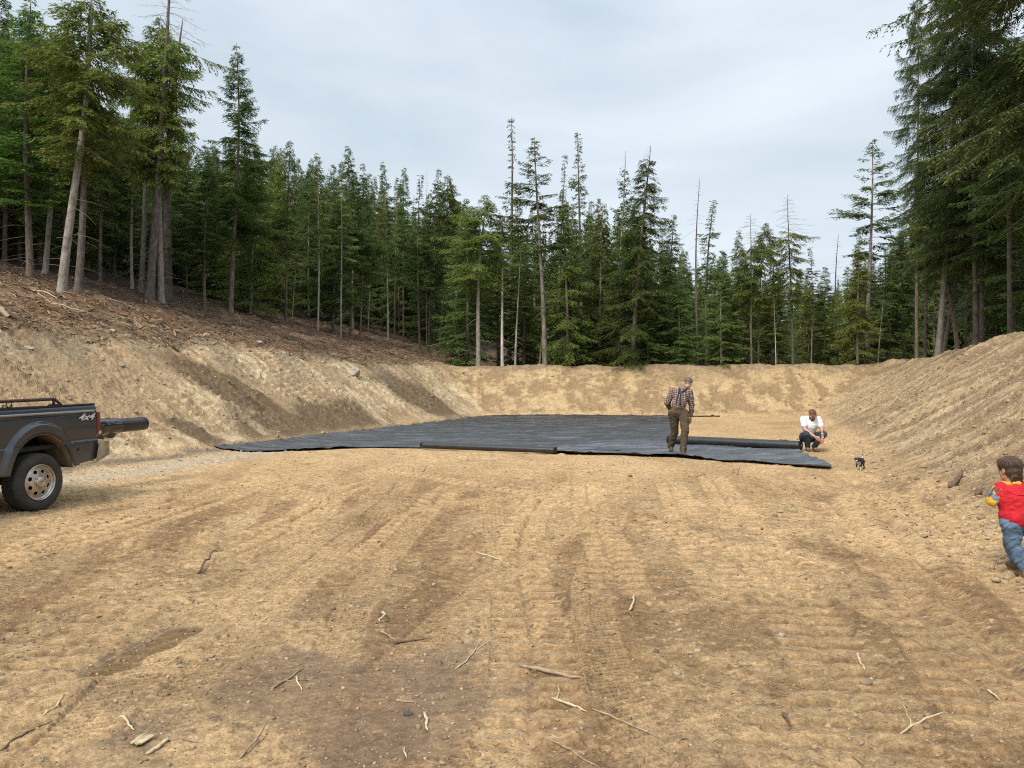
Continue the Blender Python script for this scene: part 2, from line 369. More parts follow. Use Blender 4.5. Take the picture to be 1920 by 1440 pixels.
# ------------------------------------------------------------------ material helpers
def mat_new(name):
    m = bpy.data.materials.new(name); m.use_nodes = True
    t = m.node_tree; b = t.nodes['Principled BSDF']; return m, t, b
def simple(name, col, rough=.8, metal=0, noise=0.0, nscale=20, bump=0, coat=0, spec=.5, coord='Object'):
    m, t, b = mat_new(name)
    b.inputs['Base Color'].default_value = (*col, 1); b.inputs['Roughness'].default_value = rough
    b.inputs['Metallic'].default_value = metal; b.inputs['Coat Weight'].default_value = coat
    b.inputs['Specular IOR Level'].default_value = spec
    if noise or bump:
        tcn = N(t, 'ShaderNodeTexCoord'); nn = N(t, 'ShaderNodeTexNoise'); nn.inputs['Scale'].default_value = nscale; nn.inputs['Detail'].default_value = 5
        t.links.new(tcn.outputs[coord], nn.inputs[0])
        if noise:
            r = N(t, 'ShaderNodeValToRGB'); r.color_ramp.elements[0].position = .3; r.color_ramp.elements[1].position = .7
            r.color_ramp.elements[0].color = (*[c * (1 - noise) for c in col], 1); r.color_ramp.elements[1].color = (*[min(1, c * (1 + noise)) for c in col], 1)
            t.links.new(nn.outputs[0], r.inputs[0]); t.links.new(r.outputs[0], b.inputs['Base Color'])
        if bump:
            bp = N(t, 'ShaderNodeBump'); bp.inputs['Strength'].default_value = bump; bp.inputs['Distance'].default_value = .02
            t.links.new(nn.outputs[0], bp.inputs['Height']); t.links.new(bp.outputs[0], b.inputs['Normal'])
    return m

# ------------------------------------------------------------------ ground sheet
def soil_material():
    m, t, b = mat_new('soil')
    at = N(t, 'ShaderNodeAttribute', attribute_name='col'); aw = N(t, 'ShaderNodeAttribute', attribute_name='wet')
    tcn = N(t, 'ShaderNodeTexCoord')
    n1 = N(t, 'ShaderNodeTexNoise'); n1.inputs['Scale'].default_value = 14; n1.inputs['Detail'].default_value = 7; n1.inputs['Roughness'].default_value = .72
    n2 = N(t, 'ShaderNodeTexNoise'); n2.inputs['Scale'].default_value = 60; n2.inputs['Detail'].default_value = 5; n2.inputs['Roughness'].default_value = .75
    vo = N(t, 'ShaderNodeTexVoronoi'); vo.inputs['Scale'].default_value = 38
    for q in (n1, n2, vo): t.links.new(tcn.outputs['Object'], q.inputs[0])
    r1 = N(t, 'ShaderNodeMapRange'); r1.inputs['From Min'].default_value = .3; r1.inputs['From Max'].default_value = .7; r1.inputs['To Min'].default_value = .66; r1.inputs['To Max'].default_value = 1.3
    r2 = N(t, 'ShaderNodeMapRange'); r2.inputs['From Min'].default_value = .3; r2.inputs['From Max'].default_value = .7; r2.inputs['To Min'].default_value = .62; r2.inputs['To Max'].default_value = 1.36
    t.links.new(n1.outputs[0], r1.inputs[0]); t.links.new(n2.outputs[0], r2.inputs[0])
    mu = N(t, 'ShaderNodeMath', operation='MULTIPLY'); t.links.new(r1.outputs[0], mu.inputs[0]); t.links.new(r2.outputs[0], mu.inputs[1])
    sc = N(t, 'ShaderNodeVectorMath', operation='SCALE'); t.links.new(at.outputs['Color'], sc.inputs[0]); t.links.new(mu.outputs[0], sc.inputs['Scale'])
    # little pale stones
    vr = N(t, 'ShaderNodeMapRange'); vr.inputs['From Min'].default_value = .13; vr.inputs['From Max'].default_value = .2; vr.inputs['To Min'].default_value = 1; vr.inputs['To Max'].default_value = 0
    t.links.new(vo.outputs['Distance'], vr.inputs[0])
    sv = N(t, 'ShaderNodeSeparateColor'); t.links.new(vo.outputs['Color'], sv.inputs[0])
    gt = N(t, 'ShaderNodeMath', operation='GREATER_THAN'); gt.inputs[1].default_value = .82; t.links.new(sv.outputs[0], gt.inputs[0])
    mm = N(t, 'ShaderNodeMath', operation='MULTIPLY'); t.links.new(vr.outputs[0], mm.inputs[0]); t.links.new(gt.outputs[0], mm.inputs[1])
    mx_ = N(t, 'ShaderNodeMix', data_type='RGBA'); t.links.new(mm.outputs[0], mx_.inputs[0]); t.links.new(sc.outputs[0], mx_.inputs[6]); mx_.inputs[7].default_value = (.46, .40, .31, 1)
    t.links.new(mx_.outputs[2], b.inputs['Base Color'])
    rr = N(t, 'ShaderNodeMapRange'); rr.inputs['From Max'].default_value = 1.6; rr.inputs['To Min'].default_value = .95; rr.inputs['To Max'].default_value = .1
    t.links.new(aw.outputs['Fac'], rr.inputs[0]); t.links.new(rr.outputs[0], b.inputs['Roughness'])
    b.inputs['Specular IOR Level'].default_value = .35
    ad = N(t, 'ShaderNodeMath', operation='MULTIPLY_ADD'); ad.inputs[1].default_value = .45; t.links.new(n2.outputs[0], ad.inputs[0]); t.links.new(n1.outputs[0], ad.inputs[2])
    ad2 = N(t, 'ShaderNodeMath', operation='MULTIPLY_ADD'); ad2.inputs[1].default_value = .25; t.links.new(mm.outputs[0], ad2.inputs[0]); t.links.new(ad.outputs[0], ad2.inputs[2])
    bp = N(t, 'ShaderNodeBump'); bp.inputs['Distance'].default_value = .055
    bs = N(t, 'ShaderNodeMapRange'); bs.inputs['From Max'].default_value = 1.4; bs.inputs['To Min'].default_value = .85; bs.inputs['To Max'].default_value = 0.0
    t.links.new(aw.outputs['Fac'], bs.inputs[0]); t.links.new(bs.outputs[0], bp.inputs['Strength'])
    t.links.new(ad2.outputs[0], bp.inputs['Height']); t.links.new(bp.outputs[0], b.inputs['Normal'])
    return m
SOIL = soil_material()

def build_ground():
    ys = [-30, -18, -10, -5, -2, 0, 1, 1.6, 2.1]
    y = 2.5
    while y < 62:
        ys.append(y); y += min(y * y / 1500., (.0017 if y < 15 else .0027) * y) if y > 3 else .006
    while y < 700: ys.append(y); y *= 1.05
    ys = np.array(ys)
    t = list(np.arange(-.73, .7301, .00145)); st = .003; q = .73
    out = []
    while q < 3.0: q += st; st *= 1.12; out.append(q)
    t = np.array([-v for v in out[::-1]] + t + out)
    s = np.where(ys > 2.5, ys, 2.5 + (2.5 - ys) * .8)
    X = s[:, None] * t[None, :]; Y = np.broadcast_to(ys[:, None], X.shape).copy()
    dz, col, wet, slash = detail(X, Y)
    Z = base_h(X, Y) + dz
    n, m_ = X.shape
    V = np.stack([X, Y, Z], -1).reshape(-1, 3); col = col.reshape(-1, 3); wet = wet.reshape(-1)
    idx = np.arange(n * m_).reshape(n, m_)
    Q = np.stack([idx[:-1, :-1], idx[:-1, 1:], idx[1:, 1:], idx[1:, :-1]], -1).reshape(-1, 4)
    cx, cy = V[Q, 0].mean(1), V[Q, 1].mean(1)
    a, b, c, cl, c_r, cf, zL, zR, zF = zones(cx, cy)
    isL = (a > .15) & (zL >= np.maximum(zR, zF)); isE = ~isL & ((b > .15) | (c > .15))
    print('ground quads', len(Q))
    for name, sel in (('ground', ~isL & ~isE), ('hillside', isL), ('embankment', isE)):
        q_ = Q[sel]; u, inv = np.unique(q_, return_inverse=True)
        me = npmesh(name, V[u], inv.reshape(-1, 4), SOIL, True, col[u])
        w_ = me.attributes.new('wet', 'FLOAT', 'POINT'); w_.data.foreach_set('value', wet[u].astype(np.float32))
        tag(obj(name, me), kind='structure')
build_ground()

# ------------------------------------------------------------------ trees
def foliage_material(name, c0, c1, trans=.25, rough=.6):
    m, t, b = mat_new(name)
    at = N(t, 'ShaderNodeAttribute', attribute_name='col'); oi = N(t, 'ShaderNodeObjectInfo')
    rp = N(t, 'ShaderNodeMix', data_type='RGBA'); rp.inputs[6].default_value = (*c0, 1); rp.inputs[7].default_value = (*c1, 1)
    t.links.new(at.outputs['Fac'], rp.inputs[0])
    mr = N(t, 'ShaderNodeMapRange'); mr.inputs['To Min'].default_value = .72; mr.inputs['To Max'].default_value = 1.3
    t.links.new(oi.outputs['Random'], mr.inputs[0])
    hs = N(t, 'ShaderNodeHueSaturation'); hm = N(t, 'ShaderNodeMapRange'); hm.inputs['To Min'].default_value = .458; hm.inputs['To Max'].default_value = .505
    mm = N(t, 'ShaderNodeMath', operation='MULTIPLY'); mm.inputs[1].default_value = 7.13; t.links.new(oi.outputs['Random'], mm.inputs[0])
    fr = N(t, 'ShaderNodeMath', operation='FRACT'); t.links.new(mm.outputs[0], fr.inputs[0]); t.links.new(fr.outputs[0], hm.inputs[0]); t.links.new(hm.outputs[0], hs.inputs['Hue'])
    t.links.new(rp.outputs[2], hs.inputs['Color']); t.links.new(mr.outputs[0], hs.inputs['Value'])
    b.inputs['Roughness'].default_value = rough; b.inputs['Specular IOR Level'].default_value = .25
    t.links.new(hs.outputs[0], b.inputs['Base Color'])
    tr = N(t, 'ShaderNodeBsdfTranslucent'); ms = N(t, 'ShaderNodeMixShader'); ms.inputs[0].default_value = trans
    t.links.new(hs.outputs[0], tr.inputs[0]); t.links.new(b.outputs[0], ms.inputs[1]); t.links.new(tr.outputs[0], ms.inputs[2])
    t.links.new(ms.outputs[0], t.nodes['Material Output'].inputs[0]); return m
FOL = dict(
    fir=foliage_material('fir_needles', (.050, .096, .027), (.15, .235, .056), .3),
    cedar=foliage_material('cedar_sprays', (.06, .098, .021), (.20, .27, .055), .3),
    larch=foliage_material('larch_needles', (.05, .13, .028), (.13, .27, .06), .35),
    hemlock=foliage_material('hemlock_needles', (.034, .060, .019), (.115, .16, .042), .3),
    leaf=foliage_material('broad_leaves', (.06, .12, .025), (.15, .25, .06), .4))
def bark_material(name, c0, c1):
    m, t, b = mat_new(name)
    tcn = N(t, 'ShaderNodeTexCoord'); mpn = N(t, 'ShaderNodeMapping'); mpn.inputs['Scale'].default_value = (1, 1, .22)
    nn = N(t, 'ShaderNodeTexNoise'); nn.inputs['Scale'].default_value = 14; nn.inputs['Detail'].default_value = 6; nn.inputs['Roughness'].default_value = .7
    t.links.new(tcn.outputs['Object'], mpn.inputs[0]); t.links.new(mpn.outputs[0], nn.inputs[0])
    r = N(t, 'ShaderNodeValToRGB'); r.color_ramp.elements[0].position = .35; r.color_ramp.elements[1].position = .68
    r.color_ramp.elements[0].color = (*c0, 1); r.color_ramp.elements[1].color = (*c1, 1)
    t.links.new(nn.outputs[0], r.inputs[0])
    n2 = N(t, 'ShaderNodeTexNoise'); n2.inputs['Scale'].default_value = 1.3; n2.inputs['Detail'].default_value = 3; t.links.new(tcn.outputs['Object'], n2.inputs[0])
    oi = N(t, 'ShaderNodeObjectInfo'); md = N(t, 'ShaderNodeMath', operation='MULTIPLY_ADD'); md.inputs[1].default_value = .7; md.inputs[2].default_value = .3
    t.links.new(oi.outputs['Random'], md.inputs[0])
    ad = N(t, 'ShaderNodeMath', operation='ADD'); t.links.new(md.outputs[0], ad.inputs[0]); t.links.new(n2.outputs[0], ad.inputs[1])
    s = N(t, 'ShaderNodeVectorMath', operation='SCALE'); t.links.new(r.outputs[0], s.inputs[0]); t.links.new(ad.outputs[0], s.inputs['Scale'])
    t.links.new(s.outputs[0], b.inputs['Base Color']); b.inputs['Roughness'].default_value = .9
    bp = N(t, 'ShaderNodeBump'); bp.inputs['Strength'].default_value = .8; bp.inputs['Distance'].default_value = .03
    t.links.new(nn.outputs[0], bp.inputs['Height']); t.links.new(bp.outputs[0], b.inputs['Normal']); return m
BARK = dict(brown=bark_material('brown_bark', (.065, .048, .036), (.21, .165, .13)),
            grey=bark_material('grey_bark', (.10, .088, .075), (.30, .265, .225)),
            pale=bark_material('pale_bark', (.20, .18, .155), (.46, .43, .38)),
            dead=bark_material('dead_wood', (.05, .04, .034), (.17, .145, .12)))

class Acc:
    def __init__(s): s.V = []; s.F = []; s.C = []; s.n = 0; s.nf = 0
    def add(s, V, F, C=None):
        s.V.append(V); s.F.append(F + s.n); s.C.append(np.zeros(len(V)) if C is None else C); s.n += len(V)
    def mesh(s, name, mat, smooth=False):
        c = np.repeat(np.concatenate(s.C)[:, None], 3, 1)
        return npmesh(name, np.concatenate(s.V), np.concatenate(s.F), mat, smooth, c)
def tube(acc, pts, rad, k=6):
    pts = np.asarray(pts, float); rad = np.asarray(rad, float); n = len(pts)
    d = np.gradient(pts, axis=0); d /= np.linalg.norm(d, axis=1)[:, None] + 1e-9
    up = np.where(np.abs(d[:, 2:3]) > .9, np.array([[1., 0, 0]]), np.array([[0, 0, 1.]]))
    u = np.cross(up, d); u /= np.linalg.norm(u, axis=1)[:, None] + 1e-9; v = np.cross(d, u)
    an = np.arange(k) / k * 2 * np.pi
    R = pts[:, None] + rad[:, None, None] * (np.cos(an)[None, :, None] * u[:, None] + np.sin(an)[None, :, None] * v[:, None])
    i = np.arange(n * k).reshape(n, k); a = i[:-1]; b = i[1:]
    Fq = np.stack([a, np.roll(a, -1, 1), np.roll(b, -1, 1), b], -1).reshape(-1, 4)
    acc.add(R.reshape(-1, 3), Fq)

def make_tree(seed, Ht, R, cb=.3, kind='fir', dens=1.0, bare_top=0.0, droop=.25, up=.5, limb_r=.012, patch=0.0, trunk_r=None, shape='cone', leaf=(.135, .040), twigk=.36, deadb=18, gap=.3, asym=0.0):
    """returns trunk mesh, crown mesh (None when bare)"""
    r = np.random.default_rng(seed)
    T = Acc(); Cn = Acc(); Bn = Acc()
    r0 = trunk_r or Ht * .0068
    ph1, ph2 = r.uniform(0, 6.3, 2); bend = r.uniform(.01, .022) * Ht
    def axis(z):
        u = np.asarray(z, float) / Ht
        return np.stack([bend * np.sin(u * 3 + ph1) * u, bend * np.sin(u * 2.5 + ph2) * u, np.asarray(z, float)], -1)
    zz = np.concatenate([[-.5, 0, .15, .4], np.linspace(.04, 1, 22)[1:] * Ht])
    rr = r0 * np.clip(1 - zz / Ht, 0, 1) ** .75 * 1.0 + r0 * .35 * np.exp(-np.maximum(zz, 0) / .25) + .006
    tube(T, axis(zz), rr, 10)
    zb = cb * Ht
    # dead snags and twigs on the bare stem
    for i in range(deadb):
        z = r.uniform(.12, .98) * max(zb, Ht * .3); az = r.uniform(0, 6.28); L = R * r.uniform(.12, .5); e = r.uniform(-.5, .25)
        s = np.linspace(0, 1, 5)[:, None]; h = np.array([math.cos(az), math.sin(az), 0])
        pts = axis([z])[0] + h * s * L * math.cos(e) + np.array([0, 0, 1]) * (s * L * math.sin(e) - .3 * L * s * s) + r.normal(0, .02, (5, 3)) * s
        tube(Bn, pts, .012 * (1 - s[:, 0]) + .003, 3)
    z = zb
    while z < Ht * .992:
        u = (Ht - z) / max(Ht - zb, .01)          # 1 at crown base
        if shape == 'cone': env = u ** .85 * (1 - .35 * sstep(.75, 1, u))
        elif shape == 'column': env = min(1, u * 2.4) ** .8 * (.85 if u > .5 else 1) * (1 - .4 * sstep(.8, 1, u))
        elif shape == 'umbrella': env = math.sin(min(1, u * 1.15) * 1.75) ** .8 * .95 + .03
        elif shape == 'spire': env = min(1, u * 1.4) ** .9 * (.7 + .3 * math.sin(z * 2.1 + ph1))
        else: env = u
        nb = r.integers(3, 6)
        for k in range(nb):
            if r.random() < gap * .5: continue
            az = r.uniform(0, 6.28)
            L = max(.12, R * env * r.uniform(.55, 1.18) * (1 + asym * math.cos(az - 1.0)))
            if patch and vn(np.array([az * .8 + seed]), np.array([z * .6]), seed)[0] < -1 + 2 * patch: L *= .35
            e = (up * (1 - u) + (-.05 - .3 * droop) * u) + r.normal(0, .10)
            ns = 8; s = np.linspace(0, 1, ns)[:, None]
            h = np.array([math.cos(az), math.sin(az), 0]); sd = np.array([-math.sin(az), math.cos(az), 0])
            sway = r.normal(0, .08)
            pts = axis([z])[0] + h * s * L * math.cos(e) + sd * (sway * L * s ** 2) + np.array([0, 0, 1.]) * (s * L * math.sin(e) - droop * L * s ** 2 + .5 * droop * L * s ** 4)
            tube(Bn, pts, max(.004, limb_r * L / 2) * (1 - .85 * s[:, 0]) + .002, 3)
            bare = z > Ht * (1 - bare_top) or kind == 'dead'
            if bare:
                for q in range(int(3 + L * 4)):
                    j = r.integers(2, ns); p0 = pts[j]; dd = h * r.uniform(.2, 1) + sd * r.choice([-1, 1]) * r.uniform(.3, 1) + np.array([0, 0, r.uniform(-.7, .2)])
                    l = L * r.uniform(.08, .25); t_ = np.linspace(0, 1, 3)[:, None]
                    tube(Bn, p0 + dd * t_ * l + r.normal(0, .01, (3, 3)), .004 * (1 - .7 * t_[:, 0]), 3)
                continue
            # twigs, then leaflets
            m = max(4, int(L / .046 * dens)); ts = np.sort(r.uniform(.12, 1, m)); ts[-1] = 1
            B = np.stack([np.interp(ts, s[:, 0], pts[:, i]) for i in range(3)], -1)
            side = np.where(np.arange(m) % 2 == 0, 1., -1.)
            tl = (twigk * (L ** .7)) * (1.15 - ts) * r.uniform(.5, 1.25, m) + .07
            an = r.uniform(.5, 1.15, m)
            dirs = h[None] * np.cos(an)[:, None] + sd[None] * (np.sin(an) * side)[:, None] + np.array([0, 0, 1.])[None] * r.normal(-.12 - .55 * droop, .16, m)[:, None]
            dirs /= np.linalg.norm(dirs, axis=1)[:, None]
            q = np.maximum(2, (tl / .037).astype(int)); tot = q.sum()
            ti = np.repeat(np.arange(m), q); fr = (np.arange(tot) - np.repeat(np.cumsum(q) - q, q) + r.uniform(.1, .9, tot)) / np.repeat(q, q)
            hang = droop * 1.1
            Pp = B[ti] + dirs[ti] * (fr * tl[ti])[:, None] - np.array([0, 0, 1.])[None] * (hang * tl[ti] * fr ** 2)[:, None]
            ls = np.where(r.random(tot) < .5, 1., -1.)
            ld = dirs[ti] * r.uniform(.45, 1.2, tot)[:, None] + np.cross(dirs[ti], np.array([0, 0, 1.])) * (ls * r.uniform(.2, .9, tot))[:, None] + r.normal(0, .22, (tot, 3)) - np.array([0, 0, 1.])[None] * (hang * r.uniform(.2, 1.2, tot))[:, None]
            ld /= np.linalg.norm(ld, axis=1)[:, None]
            wd = np.cross(ld, np.array([0, 0, 1.])[None] + r.normal(0, .5, (tot, 3))); wd /= np.linalg.norm(wd, axis=1)[:, None] + 1e-9
            ll = leaf[0] * r.uniform(.6, 1.35, tot); lw = leaf[1] * r.uniform(.6, 1.5, tot)
            p0 = Pp; p2 = Pp + ld * ll[:, None]; pm = Pp + ld * (ll * .45)[:, None] + np.array([0, 0, .012])
            V = np.stack([p0, pm + wd * (lw / 2)[:, None], p2, pm - wd * (lw / 2)[:, None]], 1).reshape(-1, 3)
            Fq = np.arange(tot * 4).reshape(-1, 4)
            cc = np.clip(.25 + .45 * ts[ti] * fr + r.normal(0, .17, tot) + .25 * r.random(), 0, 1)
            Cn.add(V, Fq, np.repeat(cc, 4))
        z += (.10 + .13 * min(1, u * 2)) * (Ht / 14) ** .6 * r.uniform(.7, 1.3) * (1 + gap * .6)
    return T, Bn, (Cn if Cn.n else None)

PROTO = {}
def proto(key, name, cat, Ht, bark, fol=None, **kw):
    T, Bn, Cn = make_tree(hash(key) % 1 + sum(map(ord, key)) * 7, Ht, kind=('dead' if fol is None else fol), **kw)
    tm = T.mesh('trunk', BARK[bark], True); nb = sum(len(f) for f in Bn.F)         # crown: limbs and foliage
    if Cn:
        for v, f, c in zip(Cn.V, Cn.F, Cn.C): Bn.V.append(v); Bn.F.append(f + Bn.n); Bn.C.append(c)
        nf = sum(len(f) for f in Bn.F); mi = np.ones(nf, np.int32); mi[:nb] = 0
        c = np.repeat(np.concatenate(Bn.C)[:, None], 3, 1)
        cm = npmesh('crown', np.concatenate(Bn.V), np.concatenate(Bn.F), BARK[bark], False, c, mi, FOL[fol])
    else: cm = Bn.mesh('crown', BARK[bark])
    PROTO[key] = (name, cat, Ht, tm, cm)
proto('fir_a', 'fir_tree', 'fir tree', 13, 'brown', 'fir', R=2.3, cb=.30, droop=.22, up=.6)
proto('fir_b', 'fir_tree', 'fir tree', 13, 'brown', 'fir', R=2.05, cb=.38, droop=.3, up=.5, patch=.25)
proto('fir_p', 'fir_tree', 'fir tree', 13, 'pale', 'fir', R=1.7, cb=.42, droop=.3, up=.5, patch=.2)
proto('fir_c', 'fir_tree', 'fir tree', 12, 'grey', 'fir', R=2.6, cb=.04, droop=.28, up=.5, deadb=4)
proto('fir_d', 'fir_tree', 'fir tree', 13, 'brown', 'fir', R=2.7, cb=.14, droop=.35, up=.45, patch=.2)
proto('slim', 'fir_tree', 'fir tree', 14, 'brown', 'fir', R=1.35, cb=.36, droop=.25, up=.5, shape='spire', patch=.2, gap=.5)
proto('ced_a', 'cedar_tree', 'cedar tree', 13, 'grey', 'cedar', R=2.4, cb=.45, droop=.5, up=.45, shape='column', leaf=(.13, .040))
proto('ced_b', 'cedar_tree', 'cedar tree', 12, 'grey', 'cedar', R=2.3, cb=.06, droop=.5, up=.5, leaf=(.13, .040), deadb=4)
proto('ced_c', 'cedar_tree', 'cedar tree', 13, 'brown', 'cedar', R=2.1, cb=.42, droop=.55, up=.3, shape='column', patch=.3, leaf=(.13, .040))
proto('larch', 'larch_tree', 'larch tree', 13, 'brown', 'larch', R=2.7, cb=.26, droop=.2, up=.7, patch=.0, dens=1.25, leaf=(.11, .036), twigk=.36)
proto('pine', 'pine_tree', 'pine tree', 15, 'grey', 'fir', R=2.9, cb=.5, droop=.12, up=.7, shape='cone', gap=.7, patch=.2, twigk=.3, dens=.9, limb_r=.02)
proto('spire', 'spruce_tree', 'spruce tree', 15, 'dead', 'fir', R=.8, cb=.5, droop=.3, up=.4, shape='spire', gap=.7, patch=.3)
proto('hem_a', 'hemlock_tree', 'hemlock tree', 22, 'grey', 'hemlock', R=4.6, cb=.18, droop=.42, up=.35, shape='column', dens=.95, leaf=(.12, .034), twigk=.42, limb_r=.016, deadb=26)
proto('hem_b', 'hemlock_tree', 'hemlock tree', 22, 'brown', 'hemlock', R=4.0, cb=.26, droop=.35, up=.4, shape='column', dens=.95, patch=.2, leaf=(.12, .034), twigk=.42, limb_r=.016, deadb=26)
proto('hem_c', 'hemlock_tree', 'hemlock tree', 15, 'brown', 'fir', R=3.6, cb=.06, droop=.42, up=.35, bare_top=.07, patch=.12, leaf=(.125, .036), twigk=.42)
proto('barec', 'cedar_tree', 'cedar tree', 14, 'dead', 'cedar', R=2.0, cb=.36, droop=.5, up=.25, shape='column', bare_top=.22, gap=.4, leaf=(.13, .040))
proto('snag', 'dead_tree', 'dead tree', 13, 'dead', None, R=1.3, cb=.62, droop=.4, up=.2, gap=1.0, shape='spire', trunk_r=.09)
proto('thin', 'young_birch_tree', 'young tree', 9, 'pale', 'leaf', R=1.3, cb=.45, droop=.05, up=.9, gap=1.1, dens=.55, leaf=(.09, .06), trunk_r=.055)
proto('birch', 'birch_tree', 'birch tree', 13, 'pale', 'leaf', R=1.7, cb=.3, droop=.05, up=1.0, gap=.6, dens=.75, leaf=(.10, .07), trunk_r=.09, bare_top=.08)

FRONT = []
def tree(key, x, y, top_px=None, top_py=None, H=None, girth=1.0, wide=1.0, label=None, group=None, rot=None, zoff=0.0):
    name, cat, Hp, tm, cm = PROTO[key]
    z = H1(x, y) - .06 + zoff
    lean = 0.0
    if H is None:
        H = CAMZ + (HY - top_py) / F * y - z
        if top_px is not None:
            lean = math.atan2((top_px - CX) / F * y - x, H)
    s = H / Hp
    e = empty(name, (x, y, z)); e.rotation_mode = 'QUATERNION'
    rz = random.uniform(0, 6.28) if rot is None else rot
    e.rotation_quaternion = Quaternion((0, 1, 0), lean) @ Quaternion((1, 0, 0), random.uniform(-.02, .02)) @ Quaternion((0, 0, 1), rz)
    w = max(.62, min(1.25, .45 + .55 * s)) * wide
    e.scale = (w, w, s)
    t = obj('trunk', tm, e); t.scale = (girth, girth, 1) if girth != 1 else (1, 1, 1)
    obj('crown', cm, e)
    tag(e, label, cat, group)
    FRONT.append((x, y)); return e

# --- the trees one can tell apart -----------------------------------------------------------
G1, G2, G3 = 'trees at the edge of the bark slope', 'trees along the far bank', 'trees above the right bank'
# slope edge: (proto, base px, base py, top px, top py, girth, wide, label)
SL = [
 ('larch', 57, 521, 50, -12, 1.15, 1.3, 'fir-like larch with brown trunk and bluish green crown, leftmost trunk standing on the bark slope'),
 ('ced_a', 85, 517, 102, 55, 1.3, 1.0, 'cedar with plain grey trunk just right of the leftmost trunk on the slope'),
 ('ced_a', 115, 552, 168, -25, 1.35, 1.3, 'big cedar leaning right with wide grey trunk, lowest trunk of the left group'),
 ('barec', 146, 549, 186, -40, 1.3, 1.15, 'tall cedar with bare drooping top branches, beside the big leaning cedar'),
 ('ced_c', 188, 528, 196, 180, 1.1, 1.0, 'shaded cedar standing between the leaning pair and the trunk cluster'),
 ('ced_a', 264, 549, 296, 30, 1.6, .85, 'left trunk of the tight cluster of cedars with a bare grey spike on top'),
 ('barec', 280, 562, 330, -60, 1.6, 1.1, 'tallest cedar of the tight trunk cluster, its dead top reaching out of the picture'),
 ('ced_a', 302, 567, 305, 52, 1.75, .95, 'thick front trunk of the tight cluster, with dense green drooping crown'),
 ('snag', 314, 560, 333, 38, 1.5, 1.5, 'dead tree at the right of the trunk cluster with bare limbs reaching right'),
 ('fir_a', 384, 584, 386, 300, 1.0, 1.05, 'short fir with low dark boughs just left of the tall pointed larch'),
 ('larch', 433, 588, 438, 78, 1.25, 1.0, 'tall pointed bright green larch standing clear of its neighbours against the sky'),
 ('ced_b', 470, 592, 474, 250, 1.0, 1.25, 'bushy bright green tree right beside the tall pointed larch'),
 ('fir_b', 536, 607, 542, 258, .9, 1.0, 'dark fir with thin bare leader, right of the bright larch'),
 ('fir_p', 596, 623, 601, 285, .75, .9, 'slender fir with a straight whitish stem on the slope'),
 ('slim', 548, 597, 566, 400, .6, .8, 'short pale crooked stem leaning right under the dark firs'),
 ('fir_p', 639, 634, 640, 300, .8, .85, 'slim fir with grey stem, right of the whitish stem'),
 ('fir_b', 658, 631, 654, 272, .9, 1.0, 'dark fir with a tall pointed top above the slope edge'),
 ('fir_a', 675, 634, 684, 305, .8, .9, 'yellowish fir with low branches in the middle of the slope edge'),
 ('fir_b', 690, 632, 702, 330, .6, .7, 'very thin stemmed fir close behind the yellowish fir'),
 ('fir_p', 728, 641, 722, 300, .7, .8, 'thin fir-like cedar with pale forked foot on the slope'),
 ('slim', 740, 636, 740, 330, .7, 1.0, 'narrow fir close right of the pale forked foot'),
 ('fir_b', 757, 638, 754, 314, .8, .9, 'grey stemmed fir with dark pointed crown above its neighbours'),
 ('slim', 787, 655, 783, 328, .8, 1.1, 'narrow spindly fir with dark flat lower boughs'),
 ('fir_a', 803, 658, 820, 318, .9, .9, 'dark trunked fir near the lower end of the slope'),
 ('ced_c', 823, 662, 838, 328, .9, .95, 'thin dark trunked cedar with dull olive crown near the end of the slope'),
 ('ced_a', 853, 650, 862, 380, .8, 1.0, 'olive cedar behind the end of the bark slope'),
 ('snag', 800, 652, 801, 320, .5, .7, 'thin leafless grey treetop standing among the far firs'),
]
for k, bx, by, tx, ty, g, w, lab in SL:
    x, y = ray(bx, by, 14, 75)
    tree(k, x, y, tx, ty, girth=g, wide=w, label=lab, group=G1)
